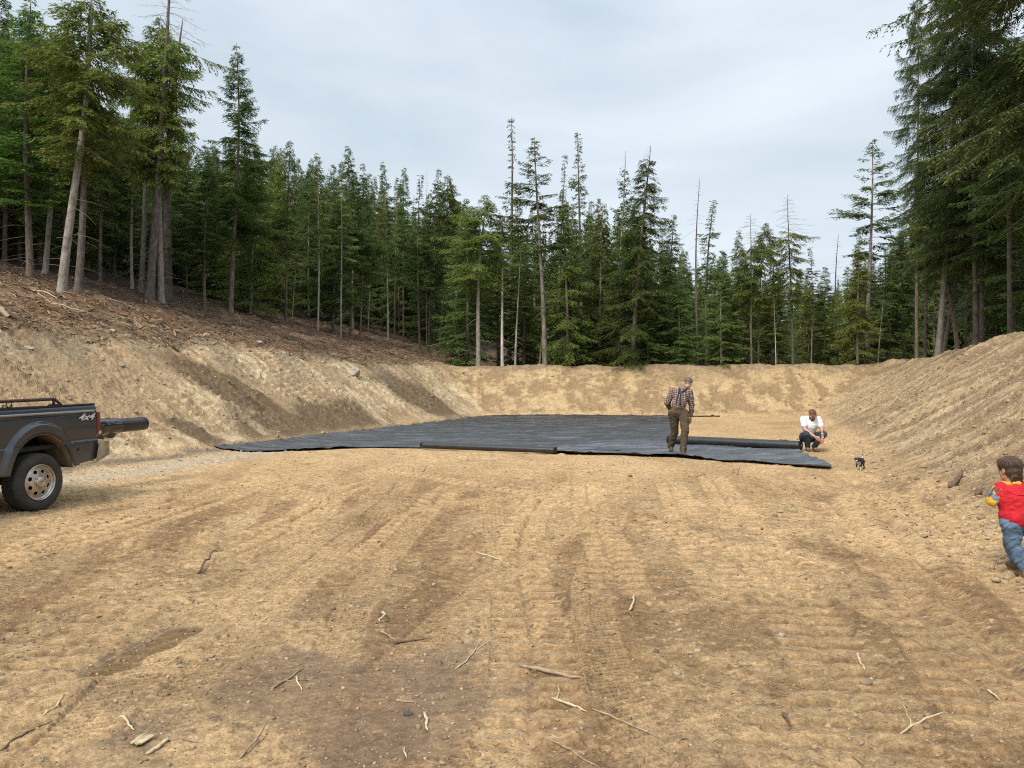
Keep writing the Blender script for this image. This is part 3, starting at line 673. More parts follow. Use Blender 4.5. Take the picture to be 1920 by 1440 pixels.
# far bank: (proto, base px, metres past the crest, top px, top py, ...)
FB = [
 ('ced_a', 897, .9, 906, 366, 1.35, 1.25, 'yellow-green cedar with a pale stripped leaning trunk at the left end of the far bank'),
 ('thin', 942, .8, 938, 420, 1.2, 1.3, 'thin pale sapling with bare branches right of the stripped cedar'),
 ('thin', 966, 1.4, 972, 470, 1.0, 1.3, 'thin crooked sapling just left of the curved pine'),
 ('fir_d', 983, 4.0, 985, 420, 1.3, .9, 'shaded dark fir behind the curved pine'),
 ('spire', 955, 9, 952, 225, 1.2, 1.2, 'tall ragged spire left of the open-crowned pine'),
 ('pine', 1022, .8, 1007, 258, 1.2, 1.25, 'curved pine with an open crown and long bare grey trunk'),
 ('spire', 1046, 8, 1052, 292, 1.0, 1.0, 'short dark spire with a ragged tip, right behind the open-crowned pine'),
 ('slim', 1011, 2.5, 1030, 440, .9, .9, 'thin straight stem just left of the curved pine trunk'),
 ('ced_b', 1065, .7, 1060, 352, 1.2, 1.05, 'yellow-green cedar with foliage almost down to the far bank'),
 ('fir_c', 1085, 1.0, 1082, 560, .8, .6, 'small dark fir growing in front of the yellow-green cedar'),
 ('slim', 1088, 9, 1091, 246, 1.2, 1.05, 'tall narrow dark fir rising over the yellow-green cedar'),
 ('ced_b', 1125, 3.0, 1128, 380, 1.0, 1.2, 'bright green bushy cedar between the two tall firs'),
 ('birch', 1160, 5.0, 1164, 285, 1.1, 1.0, 'pale green birch with a twiggy thin top'),
 ('hem_c', 1187, .9, 1212, 268, 1.3, 1.15, 'broad dark fir with double trunk and drooping bare tip, widest on the far bank'),
 ('fir_d', 1236, 3.0, 1262, 400, 1.0, 1.0, 'dark fir with drooping boughs at the right shoulder of the broad fir'),
 ('fir_c', 1215, .8, 1214, 520, .8, .8, 'low bushy fir at the foot of the broad dark fir'),
 ('snag', 1308, 1.2, 1309, 336, 1.0, .9, 'lone dead spike with short tufts, right of the broad dark fir'),
 ('slim', 1325, 6, 1334, 376, 1.0, 1.25, 'layered dark fir just right of the lone dead spike'),
 ('fir_c', 1275, 1.0, 1272, 500, 1.0, 1.0, 'low full fir between the broad fir and the dead spike'),
 ('fir_c', 1353, .9, 1350, 470, 1.0, 1.0, 'full green fir with boughs to the ground right of the dead spike'),
 ('ced_b', 1391, 2.5, 1386, 430, .9, .9, 'olive cedar right of the full green fir'),
 ('barec', 1409, .8, 1405, 402, .8, 1.0, 'ragged cedar with orange-brown lower twigs on the far bank'),
 ('ced_c', 1422, 2.0, 1431, 415, .8, .9, 'thin cedar close right of the ragged cedar'),
 ('thin', 1455, .8, 1453, 560, .8, .8, 'short thin sapling between the ragged cedar and the bare-topped cedar'),
 ('barec', 1487, .7, 1481, 365, 1.0, .95, 'bare-topped cedar with pale straight trunk and one crooked dead limb'),
 ('slim', 1521, .9, 1523, 462, .6, .9, 'very slender young fir right of the bare-topped cedar'),
 ('fir_c', 1548, 3.0, 1545, 500, .9, 1.0, 'rounded green fir right of the very slender young fir'),
 ('snag', 1571, 5.0, 1570, 440, .9, 1.1, 'dead tree with bare sideways branches left of the tall open pine'),
 ('pine', 1626, 3.0, 1629, 264, 1.0, 1.35, 'tall open-crowned pine standing apart before the right bank'),
 ('ced_b', 1608, .9, 1606, 440, .9, 1.05, 'yellowish bushy cedar under the tall open pine'),
 ('thin', 1646, .8, 1655, 560, .9, 1.0, 'leaning pale sapling at the foot of the right bank crest'),
 ('fir_d', 1668, 2.5, 1670, 470, .9, .95, 'dark fir just left of the first big hemlock trunk'),
]
for k, bx, ex, tx, ty, g, w, lab in FB:
    x, y = past_crest(bx, ex)
    tree(k, x, y, tx, ty, girth=g, wide=w, label=lab, group=G2)
RB = [
 ('hem_b', 1719, .5, 1712, -30, 1.5, .42, 'hemlock with thick straight trunk, first big trunk on the right bank crest'),
 ('fir_b', 1734, 1.6, 1738, 250, 1.2, .9, 'thinner brown trunk close behind the first big hemlock'),
 ('hem_a', 1758, .4, 1815, -150, 1.6, .58, 'largest leaning hemlock on the right crest with a scarred orange trunk foot'),
 ('slim', 1766, .9, 1842, 330, 1.1, 1.0, 'thin trunk leaning hard to the right beside the scarred hemlock'),
 ('fir_b', 1798, 1.4, 1742, 200, 1.2, .95, 'trunk leaning left, crossing behind the scarred hemlock'),
 ('hem_b', 1830, 1.2, 1836, -60, 1.1, .85, 'hemlock with straight trunk, left one of the close pair on the right crest'),
 ('hem_b', 1842, 1.8, 1850, -20, 1.0, .8, 'hemlock with straight trunk, right one of the close pair on the right crest'),
 ('fir_d', 1900, 2.5, 1905, 60, 1.0, .9, 'dark fir at the right edge behind the crest'),
]
for k, bx, ex, tx, ty, g, w, lab in RB:
    x, y = past_crest(bx, ex)
    tree(k, x, y, tx, ty, girth=g, wide=w, label=lab, group=G3)
x, y = past_crest(1990, .6)
tree('hem_a', x, y, H=26, girth=1.5, wide=1.12, rot=2.2, label='huge dark hemlock whose boughs hang in from the right edge, trunk out of the picture', group=G3)
x, y = past_crest(2080, 1.5)
tree('hem_a', x, y, H=24, girth=1.4, wide=1.05, rot=4.0, label='second huge dark hemlock further beyond the right edge', group=G3)

# --- the forest behind them -------------------------------------------------------------------
SKY_PX = [-300, 0, 60, 130, 200, 230, 260, 330, 380, 430, 500, 560, 620, 700, 760, 850, 950, 1050, 1120, 1180, 1250, 1300, 1400, 1450, 1500, 1550, 1600, 1660, 1700, 1760, 1850, 1920, 2300]
SKY_PY = [-60, -20, 20, 70, 190, 215, 200, 240, 265, 260, 262, 280, 300, 325, 350, 358, 372, 385, 365, 355, 430, 480, 455, 480, 495, 525, 480, 455, 380, 220, 110, 20, 0]
rt = np.random.default_rng(19)
def zone_ok(x, y, m=1.2):
    a, b, c, cl, c_r, cf, zL, zR, zF = [float(np.ravel(v)[0]) for v in zones(np.array([x]), np.array([y]))]
    if max(b - c_r, c - cf) > m and not (a > 0 and zL > max(zR, zF) and a - cl < 5.5): return 'far' if c - cf > b - c_r else 'right'
    if a - cl > 5.8 + 2.5 * np.clip((y - 30) / 20, -1, 0) and zL > max(zR, zF): return 'left'
    return None
grp = {'left': 'forest trees on the hill behind the bark slope', 'far': 'forest trees behind the far bank', 'right': 'forest trees behind the right bank'}
lab_ = {('left', 'fir'): 'dark fir among the close packed forest behind the bark slope', ('left', 'ced'): 'olive cedar among the close packed forest behind the bark slope',
        ('far', 'fir'): 'dark fir among the close packed forest behind the far bank', ('far', 'ced'): 'olive cedar among the close packed forest behind the far bank',
        ('right', 'fir'): 'dark fir in the shaded forest behind the right bank', ('right', 'ced'): 'olive cedar in the shaded forest behind the right bank'}
n = 0; tries = 0
while n < 262 and tries < 20000:
    tries += 1
    px = rt.uniform(-200, 2080) if rt.random() < .6 else rt.uniform(-100, 900); y = 22 + 62 * rt.random() ** 1.3; x = (px - CX) / F * y
    zn = zone_ok(x, y)
    if not zn: continue
    if zn == 'left' and HY - (float(base_h(np.array([x]), np.array([y]))[0]) - CAMZ) / y * F > np.interp(px, [-200, 0, 60, 120, 300, 430, 600, 800, 900, 950], [450, 492, 512, 530, 545, 568, 608, 646, 664, 668]): continue
    mind = .95 + (y - 22) * .017
    if any((x - u) ** 2 + (y - v) ** 2 < mind ** 2 for u, v in FRONT): continue
    sky_y = np.interp(px, SKY_PX, SKY_PY)
    z = H1(x, y)
    Hmax = CAMZ + (HY - sky_y) / F * y - z
    H = min(Hmax * rt.uniform(.82, 1.0), rt.uniform(15, 25)); q_ = [float(np.ravel(v)[0]) for v in zones(np.array([x]), np.array([y]))]; depth_in = max(q_[0] - q_[3] - 6.0, q_[1] - q_[4], q_[2] - q_[5])
    if H < 4.5: continue
    r_ = rt.random()
    if depth_in > 5: k = ['fir_c', 'fir_c', 'fir_d', 'ced_b', 'fir_c', 'fir_d', 'fir_a'][min(6, int(r_ * 7))]
    elif zn == 'left': k = ['fir_a', 'fir_b', 'fir_d', 'ced_c', 'fir_p', 'fir_p', 'ced_a'][min(6, int(r_ * 7))]
    elif zn == 'far': k = ['fir_a', 'fir_c', 'fir_d', 'ced_b', 'fir_c', 'ced_a', 'fir_b'][min(6, int(r_ * 7))]
    else: k = ['fir_d', 'fir_c', 'ced_b', 'fir_a', 'fir_b', 'ced_c', 'fir_c'][min(6, int(r_ * 7))]
    tree(k, x, y, H=H, girth=rt.uniform(.8, 1.3), wide=rt.uniform(.85, 1.2), label=lab_[(zn, 'ced' if k.startswith('ced') else 'fir')], group=grp[zn] + (', cedars' if k.startswith('ced') else ''))
    n += 1
print('trees', len(FRONT), 'fill', n)

# --- the wood further off, one mass
def distant_forest():
    V = []; Fc = []; Cc = []; nv = 0
    r = np.random.default_rng(5)
    cnt = 0
    while cnt < 620:
        px = r.uniform(-500, 2500); y = r.uniform(80, 150); x = (px - CX) / F * y
        z = float(base_h(np.array([x]), np.array([y]))[0])
        H = min(CAMZ + (HY - np.interp(px, SKY_PX, SKY_PY) - 12) / F * y - z, 24) * r.uniform(.7, 1); cnt += 1
        if H < 4: continue
        k = 520; u = r.random(k) ** .75                      # from the tip downwards
        a = r.uniform(0, 6.28, k); rad = H * .17 * u * r.uniform(.5, 1.1, k) + .1
        h = np.stack([np.cos(a), np.sin(a), np.zeros(k)], -1)
        c = np.array([x, y, z]) + h * (rad * .45)[:, None] + np.array([0, 0, 1.]) * (H * (1 - u * .97))[:, None]
        o = h * (rad * .6)[:, None] + np.array([0, 0, -.25]) * rad[:, None]
        w = np.stack([-np.sin(a), np.cos(a), np.zeros(k)], -1) * (.10 + .22 * u * r.uniform(.5, 1, k))[:, None]
        q = np.stack([c - o * .4, c + w, c + o, c - w], 1).reshape(-1, 3)
        V.append(q); Fc.append(np.arange(k * 4).reshape(-1, 4) + nv); nv += k * 4; Cc.append(np.repeat(np.clip(r.normal(.35, .2, k), 0, 1), 4))
    c = np.repeat(np.concatenate(Cc)[:, None], 3, 1)
    o = obj('distant_forest', npmesh('distant_forest', np.concatenate(V), np.concatenate(Fc), FOL['fir'], False, c))
    tag(o, 'far-off dark conifer forest seen between the nearer trees', 'forest', kind='stuff')
distant_forest()

# ------------------------------------------------------------------ stones, clods, chips and sticks
def hgt(x, y):                                     # from here on with the vehicle tracks, so that small things lie on the real surface
    x = np.atleast_1d(np.asarray(x, float)); y = np.atleast_1d(np.asarray(y, float))
    return base_h(x, y) + detail(x, y)[0]
STONE = simple('stone', (.36, .31, .25), .85, noise=.35, nscale=9, bump=.5)
GREYST = simple('grey_stone', (.30, .29, .28), .8, noise=.4, nscale=14, bump=.6)
def chip_material(name, c0, c1):
    m, t, b = mat_new(name)
    at = N(t, 'ShaderNodeAttribute', attribute_name='col'); rp = N(t, 'ShaderNodeMix', data_type='RGBA')
    rp.inputs[6].default_value = (*c0, 1); rp.inputs[7].default_value = (*c1, 1); t.links.new(at.outputs['Fac'], rp.inputs[0])
    t.links.new(rp.outputs[2], b.inputs['Base Color']); b.inputs['Roughness'].default_value = .85; return m
CHIP = chip_material('wood_chips', (.075, .042, .024), (.46, .33, .19))
CLOD = chip_material('soil_clods', (.13, .085, .048), (.48, .37, .24))
_ico = None
def ico():
    global _ico
    if _ico is None:
        import bmesh
        bm = bmesh.new(); bmesh.ops.create_icosphere(bm, subdivisions=1, radius=1)
        V = np.array([v.co[:] for v in bm.verts]); Fc = np.array([[v.index for v in f.verts] for f in bm.faces]); bm.free(); _ico = (V, Fc)
    return _ico
def rand_rot(r, n):
    q = r.normal(size=(n, 4)); q /= np.linalg.norm(q, axis=1)[:, None]; w, x, y, z = q.T
    return np.stack([1-2*(y*y+z*z), 2*(x*y-z*w), 2*(x*z+y*w), 2*(x*y+z*w), 1-2*(x*x+z*z), 2*(y*z-x*w), 2*(x*z-y*w), 2*(y*z+x*w), 1-2*(x*x+y*y)], -1).reshape(n, 3, 3)
def scatter_stones(name, x, y, size, mat, cval, sink=.3, seed=1, label=None):
    r = np.random.default_rng(seed); n = len(x); V, Fc = ico()
    sc = size[:, None] * r.uniform(.55, 1.2, (n, 3))
    M = rand_rot(r, n)
    jit = 1 + r.uniform(-.42, .35, (n, len(V), 1))
    W = np.einsum('nij,nvj->nvi', M, V[None] * jit * sc[:, None]) ; W[..., 2] *= .7
    z = hgt(x, y)
    W += np.stack([x, y, z + size * (.5 - sink) * .7], -1)[:, None]
    F_ = (Fc[None] + np.arange(n)[:, None, None] * len(V)).reshape(-1, 3)
    c = np.repeat(np.repeat(cval, len(V))[:, None], 3, 1)
    o = obj(name, npmesh(name, W.reshape(-1, 3), F_, mat, False, c))
    return tag(o, label, 'debris', kind='stuff')
def log_y(r, n, a, b): return a * (b / a) ** r.random(n)
r_ = np.random.default_rng(33)
# clods on the pad and the banks (size grows with distance so that the far ones are the bigger lumps)
n = 26000
y = log_y(r_, n, 2.7, 24); x = y * r_.uniform(-.72, .72, n); dens = fbm(x * .8, y * .8, 301, 4); k = (dens + r_.uniform(-.35, .35, n) > 0.02) & ~inpoly(x, y, SHEET_POLY); x, y = x[k], y[k]
sz = np.minimum(.0022 + r_.exponential(.0032, len(x)), .022) * (.75 + y / 11)
a_, b_, c_ = dL(x, y), dR(x, y), dF(x, y)
kk = (b_ < 0) & (a_ < 0)
scatter_stones('soil_clods', x[kk], y[kk], sz[kk], CLOD, np.clip(r_.normal(.42, .2, kk.sum()), 0, 1), label='small brown clods and pebbles strewn over the sandy pad')
# stony banks
n = 26000
y = log_y(r_, n, 5, 42); x = y * r_.uniform(-.72, .72, n)
a_, b_, c_, cl, c_r, cf, zL, zR, zF = zones(x, y)
kR = (b_ > -.8) & (b_ < c_r + 1) & (c_ < cf + 1); kL = (a_ > -.6) & (a_ < cl + .6) & (c_ < cf) & (r_.random(n) < .55); kF = (c_ > -.3) & (c_ < cf + 1) & (r_.random(n) < .4)
k = kR | kL | kF; x, y = x[k], y[k]
sz = np.minimum(.010 + r_.exponential(.011, len(x)), .06) * (.6 + y / 32)
scatter_stones('bank_rubble', x, y, sz, CLOD, np.clip(r_.normal(.55, .24, len(x)), 0, 1), seed=2, label='pebbles and crumbled lumps of soil on the cut banks')

def stick_batch(name, x, y, L, W, cval, mat, tilt=.12, seed=3, lift=.0, flat=.5, label=None, cat='debris', yawmu=None):
    """many slim, slightly bent splinters in one mesh"""
    r = np.random.default_rng(seed); n = len(x)
    yaw = r.uniform(0, np.pi * 2, n); z = hgt(x, y)
    gx = (hgt(x + .12, y) - hgt(x - .12, y)) / .24; gy = (hgt(x, y + .12) - hgt(x, y - .12)) / .24
    d = np.stack([np.cos(yaw), np.sin(yaw), gx * np.cos(yaw) + gy * np.sin(yaw) + r.normal(0, tilt, n)], -1); d /= np.linalg.norm(d, axis=1)[:, None]
    s = np.stack([-np.sin(yaw), np.cos(yaw), np.zeros(n)], -1); u = np.cross(d, s); u *= np.sign(u[:, 2:3] + 1e-9)
    c = np.stack([x, y, z + W * .4 + lift], -1); bend = r.normal(0, .07, n) * L
    V = []
    for t_, w_ in ((-.5, .45), (-.15, 1.), (.2, .9), (.5, .25)):
        m = c + d * (t_ * L)[:, None] + s * (bend * (1 - 4 * t_ * t_))[:, None]
        for su, uu in ((1, 0), (0, 1), (-1, 0), (0, -1)):
            V.append(m + s * (su * W * w_ * .5)[:, None] + u * (uu * W * w_ * .5 * flat)[:, None])
    V = np.stack(V, 1); F1 = []
    for i in range(3):
        for j in range(4): F1.append([i * 4 + j, i * 4 + (j + 1) % 4, i * 4 + 4 + (j + 1) % 4, i * 4 + 4 + j])
    F1 += [[3, 2, 1, 0], [12, 13, 14, 15]]
    F_ = (np.array(F1)[None] + np.arange(n)[:, None, None] * 16).reshape(-1, 4)
    cc = np.repeat(np.repeat(cval, 16)[:, None], 3, 1)
    return tag(obj(name, npmesh(name, V.reshape(-1, 3), F_, mat, False, cc)), label, cat, kind='stuff')
n = 9500
y = log_y(r_, n, 2.75, 17); x = y * r_.uniform(-.72, .72, n); k = (fbm(x * .7, y * .7, 311, 4) + r_.uniform(-.5, .3, n) > -.02) & ~inpoly(x, y, SHEET_POLY) & (dL(x, y) < 0) & (dR(x, y) < .5); x, y = x[k], y[k]
stick_batch('wood_litter', x, y, (.010 + r_.exponential(.026, len(x))).clip(0, .18) * (.8 + y / 14), r_.uniform(.0013, .0055, len(x)) * (.8 + y / 9), np.clip(r_.normal(.38, .3, len(x)), 0, 1), CHIP, label='splinters, twigs and bark crumbs scattered over the sandy pad')
# slash on the slope
n = 46000
y = r_.uniform(9, 62, n); x = -y * .74 + r_.random(n) * (y * .74 + 4)
a_, b_, c_, cl, c_r, cf, zL, zR, zF = zones(x, y); q = a_ - cl + .7 * fbm(x * .5, y * .5, 313, 3)
k = (q > .1) & (q < 10) & (zL > zF - .1) & (r_.random(n) < 1.1 - q / 14); x, y = x[k], y[k]
stick_batch('slash_litter', x, y, (.06 + r_.exponential(.13, len(x))).clip(0, 1.1), r_.uniform(.012, .065, len(x)), np.clip(r_.beta(1.1, 1.9, len(x)), 0, 1), CHIP, tilt=.22, seed=5, lift=.02, label='bark, splinters and slash covering the slope under the trees')
print('slash', len(x))

def rock(name, px, py, size, mat, label, seed=0, sq=(1, 1, .7), D=None, sink=.3):
    x, y = P(px, py) if D is None else D
    r = np.random.default_rng(seed + 50)
    import bmesh
    bm = bmesh.new(); bmesh.ops.create_icosphere(bm, subdivisions=4, radius=1)
    V = np.array([v.co[:] for v in bm.verts]); Fc = np.array([[v.index for v in f.verts] for f in bm.faces]); bm.free()
    for i in range(9):                                      # knock flat facets off
        nrm = r.normal(size=3); nrm /= np.linalg.norm(nrm); dd = V @ nrm; lim = r.uniform(.62, .85)
        V = V - np.where(dd > lim, dd - lim, 0)[:, None] * nrm
    V *= (1 + .05 * fbm(V[:, 0] * 3 + V[:, 2] * 2, V[:, 1] * 3, seed, 3))[:, None]
    V = V * np.array(sq) * size
    me = npmesh(name, V, Fc, mat, True)
    o = obj(name, me, loc=(x, y, H1(x, y) + size * sq[2] * (1 - 2 * sink))); o.rotation_euler = (0, 0, r.uniform(0, 6))
    return tag(o, label, 'rock')
def onslope(px, py, a=10, b=60): return ray(px, py, a, b)
rock('boulder', 0, 0, .33, simple('dusty_boulder', (.37, .31, .25), .95, noise=.3, nscale=6, bump=.6), 'rounded dusty boulder half buried high in the left bank', 1, (1.05, .9, .75), D=onslope(665, 706))
rock('rock', 0, 0, .11, STONE, 'white stone at the lower edge of the slash on the left bank', 2, D=onslope(239, 630))
rock('rock', 0, 0, .16, STONE, 'largest pale rock on the crest of the left bank, below the short fir', 3, (1.2, .8, .7), D=onslope(387, 634))
rock('rock', 0, 0, .12, STONE, 'pale rounded rock low on the far left of the bank crest', 4, D=onslope(52, 654))
rock('rock', 0, 0, .09, STONE, 'small pale rock on the crest just left of the white stone', 5, D=onslope(211, 620))
rock('rock', 0, 0, .09, STONE, 'pale stone sitting in the left bank below the white stone', 6, D=onslope(228, 679))
rock('rock', 0, 0, .13, STONE, 'pale stone among crumbs right of the largest pale rock', 7, D=onslope(486, 645))
rock('rock', 1466, 1196, .022, GREYST, 'small grey stone with one pale face lying on the open sand', 8, (1.4, .9, .8))
rock('rock', 765, 1341, .022, simple('wet_black_stone', (.06, .06, .065), .25, noise=.3, nscale=30), 'wet black stone in the damp mud near the bottom centre', 9, (1.2, .8, .7))
rock('rock', 1412, 1056, .022, GREYST, 'small bluish stone on the sand right of the tyre track', 10, (1.2, .9, .6))
rock('rock', 1275, 1180, .022, STONE, 'little white stone beside the grey gravelly patch', 11)
rock('rock', 1624, 1284, .035, simple('soil_lump', (.26, .18, .11), .95, noise=.3, nscale=12, bump=.6), 'lump of brown soil next to the flat splintered stake', 12, (1.3, .9, .6))
rock('rock', 0, 0, .05, STONE, 'flat pale stone on the sand right of the puppy', 13, (1.8, 1, .35), D=P(1643, 884))

def stick(px0, px1, r0, mat, label, bends=(), branch=(), name='stick', up=0.0, flat=1.0, seed=0):
    """a named twig between two photo points on the pad; branch = ((t, px, py), ...)"""
    r = np.random.default_rng(seed + 9)
    A = Acc()
    def seg(a, b, ra, rb, n=9, j=.02):
        (xa, ya), (xb, yb) = a, b; t = np.linspace(0, 1, n); L = math.hypot(xb - xa, yb - ya)
        nx, ny = -(yb - ya) / L, (xb - xa) / L
        off = L * (j * np.sin(t * 3.1 * r.uniform(.8, 1.6)) * r.choice([-1, 1]) * 1.5 + .012 * r.normal(size=n)) * np.sin(np.pi * t) ** .5
        X = xa + (xb - xa) * t + nx * off; Y = ya + (yb - ya) * t + ny * off
        Z = hgt(X, Y); Z = np.maximum(Z, np.linspace(Z[0], Z[-1], n)) + ra * .6 + up * t * L
        rad = (ra + (rb - ra) * t) * r.uniform(.8, 1.2, n); rad[0] *= .55; rad[-1] *= .25; pts = np.stack([X, Y, Z], -1); dd = (pts[1] - pts[0]) * .02; tube(A, np.concatenate([[pts[0] - dd], pts, [pts[-1] + dd]]), np.concatenate([[.0003], rad, [.0003]]), 7); return pts
    p = seg(P(*px0), P(*px1), r0, r0 * .55)
    for (t_, bx, by) in branch:
        q = p[int(t_ * 8)]; seg((q[0], q[1]), P(bx, by), r0 * .6, r0 * .3, 6)
    V = np.concatenate(A.V); o = V.mean(0); me = npmesh(name, V - o, np.concatenate(A.F), mat, True)
    return tag(obj(name, me, loc=o), label, 'stick')
def upright(px, py, h, dx, label):
    x, y = P(px, py); t = np.linspace(0, 1, 6); A = Acc(); z = H1(x, y) - .02
    tube(A, np.stack([x + dx * t + .012 * np.sin(t * 5), y + .03 * t, z + h * t], -1), np.array([.011, .010, .008, .007, .005, .001]), 6)
    V = np.concatenate(A.V); o = V.mean(0); tag(obj('stick', npmesh('stick', V - o, np.concatenate(A.F), DW, True), loc=o), label, 'stick')
DW = simple('dark_wood', (.13, .085, .055), .85, noise=.35, nscale=25, bump=.5)
PW = simple('peeled_wood', (.52, .42, .27), .7, noise=.25, nscale=30, bump=.4)
GW = simple('weathered_wood', (.30, .225, .15), .85, noise=.35, nscale=25, bump=.5)
DW = simple('dark_wood', (.13, .085, .055), .85, noise=.35, nscale=25, bump=.5)
stick((1688, 1380), (1791, 1330), .0060, PW, 'pale forked twig lying alone in the bottom right of the sand', branch=((.35, 1690, 1322),))
stick((975, 1254), (1104, 1281), .0125, GW, 'thickest grey-brown branch with a tapered left end, lying across the sand')
stick((1035, 1314), (1100, 1343), .0075, PW, 'pale straight stick with an upright stub, right of the wet mud', branch=((.15, 1048, 1284),), seed=2)
stick((1110, 1336), (1232, 1385), .0058, GW, 'long thin twig right of the pale stick with stub', seed=3, branch=((.6, 1185, 1345),))
stick((1018, 1386), (1125, 1440), .0052, GW, 'thin reddish twig running to the bottom edge, centre', seed=4)
stick((720, 1150), (712, 1188), .011, PW, 'peeled knotty stick standing out of a dark root, upper piece', seed=5, up=.15)
stick((712, 1186), (742, 1216), .008, GW, 'grey knotty stick touching the lower end of the peeled one', seed=6, up=.1)
stick((738, 1212), (802, 1198), .0075, DW, 'dark bent root with a pale end beside the knotty stick', seed=7)
stick((853, 1256), (908, 1200), .0045, PW, 'thin forked pale twig pointing up right, middle foreground', seed=8, branch=((.7, 935, 1190),))
stick((508, 1293), (570, 1256), .0068, GW, 'dark crossing twig with a pale upper branch, left foreground', seed=9, branch=((.3, 512, 1268), (.4, 590, 1275)))
stick((556, 1270), (566, 1296), .0062, PW, 'short curved pale stick right of the crossing twig', seed=10)
stick((450, 1418), (502, 1360), .0072, GW, 'brown stick leaning out of the mud at the bottom left', seed=11, up=.08)
stick((82, 1348), (130, 1298), .006, PW, 'long pale straight stick at the far left', seed=12)
stick((0, 1404), (100, 1360), .007, DW, 'dark twig lying along the rut at the bottom left corner', seed=13)
stick((275, 1416), (321, 1388), .011, PW, 'pale squared splinter beside the bundle of splinters', seed=14)
stick((223, 1353), (252, 1372), .008, PW, 'short pale splinter left of the bundle', seed=15)
stick((370, 1079), (410, 1045), .0125, DW, 'dark bent branch sticking up from the sand left of centre', seed=16, up=.10)
stick((313, 1391), (372, 1389), .006, GW, 'thin grey stick between the splinters and the leaning brown stick', seed=17)
stick((1180, 1145), (1191, 1118), .010, PW, 'stubby peeled branch end on the grey gravelly patch', seed=18, up=.05)
stick((1608, 1230), (1621, 1262), .009, PW, 'flat splintered stake leaning by a lump of soil', seed=19)
stick((1468, 1340), (1480, 1372), .011, DW, 'dark broken branch standing out of the sand near the bottom right', seed=20, up=.12)
stick((893, 1038), (942, 1056), .008, PW, 'curved pale twig above the centre of the foreground', seed=21)
stick((742, 1314), (780, 1319), .0075, GW, 'short brown stick just above the wet black stone', seed=22)
stick((1850, 1298), (1876, 1318), .007, PW, 'small pale stick near the right edge of the sand', seed=23)
stick((1862, 944), (1872, 980), .01, DW, 'dark twig near the foot of the right bank', seed=24) if False else None
upright(966, 912, .07, .02, 'tiny dark stub in the middle distance of the sand')
upright(770, 888, .16, .07, 'left one of two short dark sticks behind the curved tracks')
upright(792, 886, .15, .09, 'right one of two short dark sticks behind the curved tracks')
upright(1379, 893, .18, .10, 'dark upright twig in front of the black sheet')
stick((1780, 944), (1806, 936), .045, DW, 'charred chunk of wood at the foot of the right bank', seed=29, name='wood_chunk')
stick((1829, 967), (1846, 960), .030, DW, 'small dark chunk of wood right of the charred chunk', seed=30, name='wood_chunk')
stick((758, 1402), (762, 1422), .005, PW, 'short pale peg-like chip near the bottom centre', seed=31)
stick((795, 1340), (803, 1372), .009, PW, 'pale chewed-looking splinter right of the wet black stone', seed=32)
A = Acc(); x0, y0 = P(267, 1392); rr = np.random.default_rng(3)      # a bundle of parallel splinters still joined
for i in range(7):
    o_ = (i - 3) * .0085; L = rr.uniform(.085, .12); t = np.linspace(0, 1, 5)
    pts = np.stack([x0 + o_ * (1 + .3 * t) + .018 * t - .01, y0 + (t - .5) * L, H1(x0, y0) + .012 + .006 * rr.random() + 0 * t], -1); tube(A, pts, np.array([.004, .0055, .0055, .005, .003]), 5)
V = np.concatenate(A.V); o_ = V.mean(0); tag(obj('wood_splinters', npmesh('wood_splinters', V - o_, np.concatenate(A.F), PW, True), loc=o_), 'bundle of pale parallel wood splinters at the bottom left', 'stick')
# logs and branches lying on the slope
def slope_stick(pa, pb, r0, mat, label, seed):
    a = ray(*pa, 12, 70); b = ray(*pb, 12, 70); t = np.linspace(0, 1, 7); X = a[0] + (b[0] - a[0]) * t; Y = a[1] + (b[1] - a[1]) * t
    A = Acc(); tube(A, np.stack([X, Y, hgt(X, Y) + r0 + .05], -1) + np.random.default_rng(seed).normal(0, .02, (7, 3)), r0 * np.linspace(1, .6, 7), 7)
    V = np.concatenate(A.V); o = V.mean(0); tag(obj('branch', npmesh('branch', V - o, np.concatenate(A.F), mat, True), loc=o), label, 'branch')
slope_stick((200, 566), (250, 575), .022, PW, 'pale peeled pole lying on the slash, between the leaning cedars and the cluster', 1)
slope_stick((62, 548), (108, 568), .02, PW, 'yellowish split branch on the slash at the far left, upper of two', 2)
slope_stick((70, 560), (160, 590), .016, PW, 'long yellowish split branch on the slash at the far left, lower of two', 3)
slope_stick((420, 616), (450, 620), .04, DW, 'dark short log near the crest below the tall larch', 4)
slope_stick((0, 586), (20, 600), .07, GW, 'orange-brown log end at the left edge of the slope', 5)
slope_stick((326, 546), (345, 556), .03, GW, 'small leaning branch at the foot of the trunk cluster', 6)

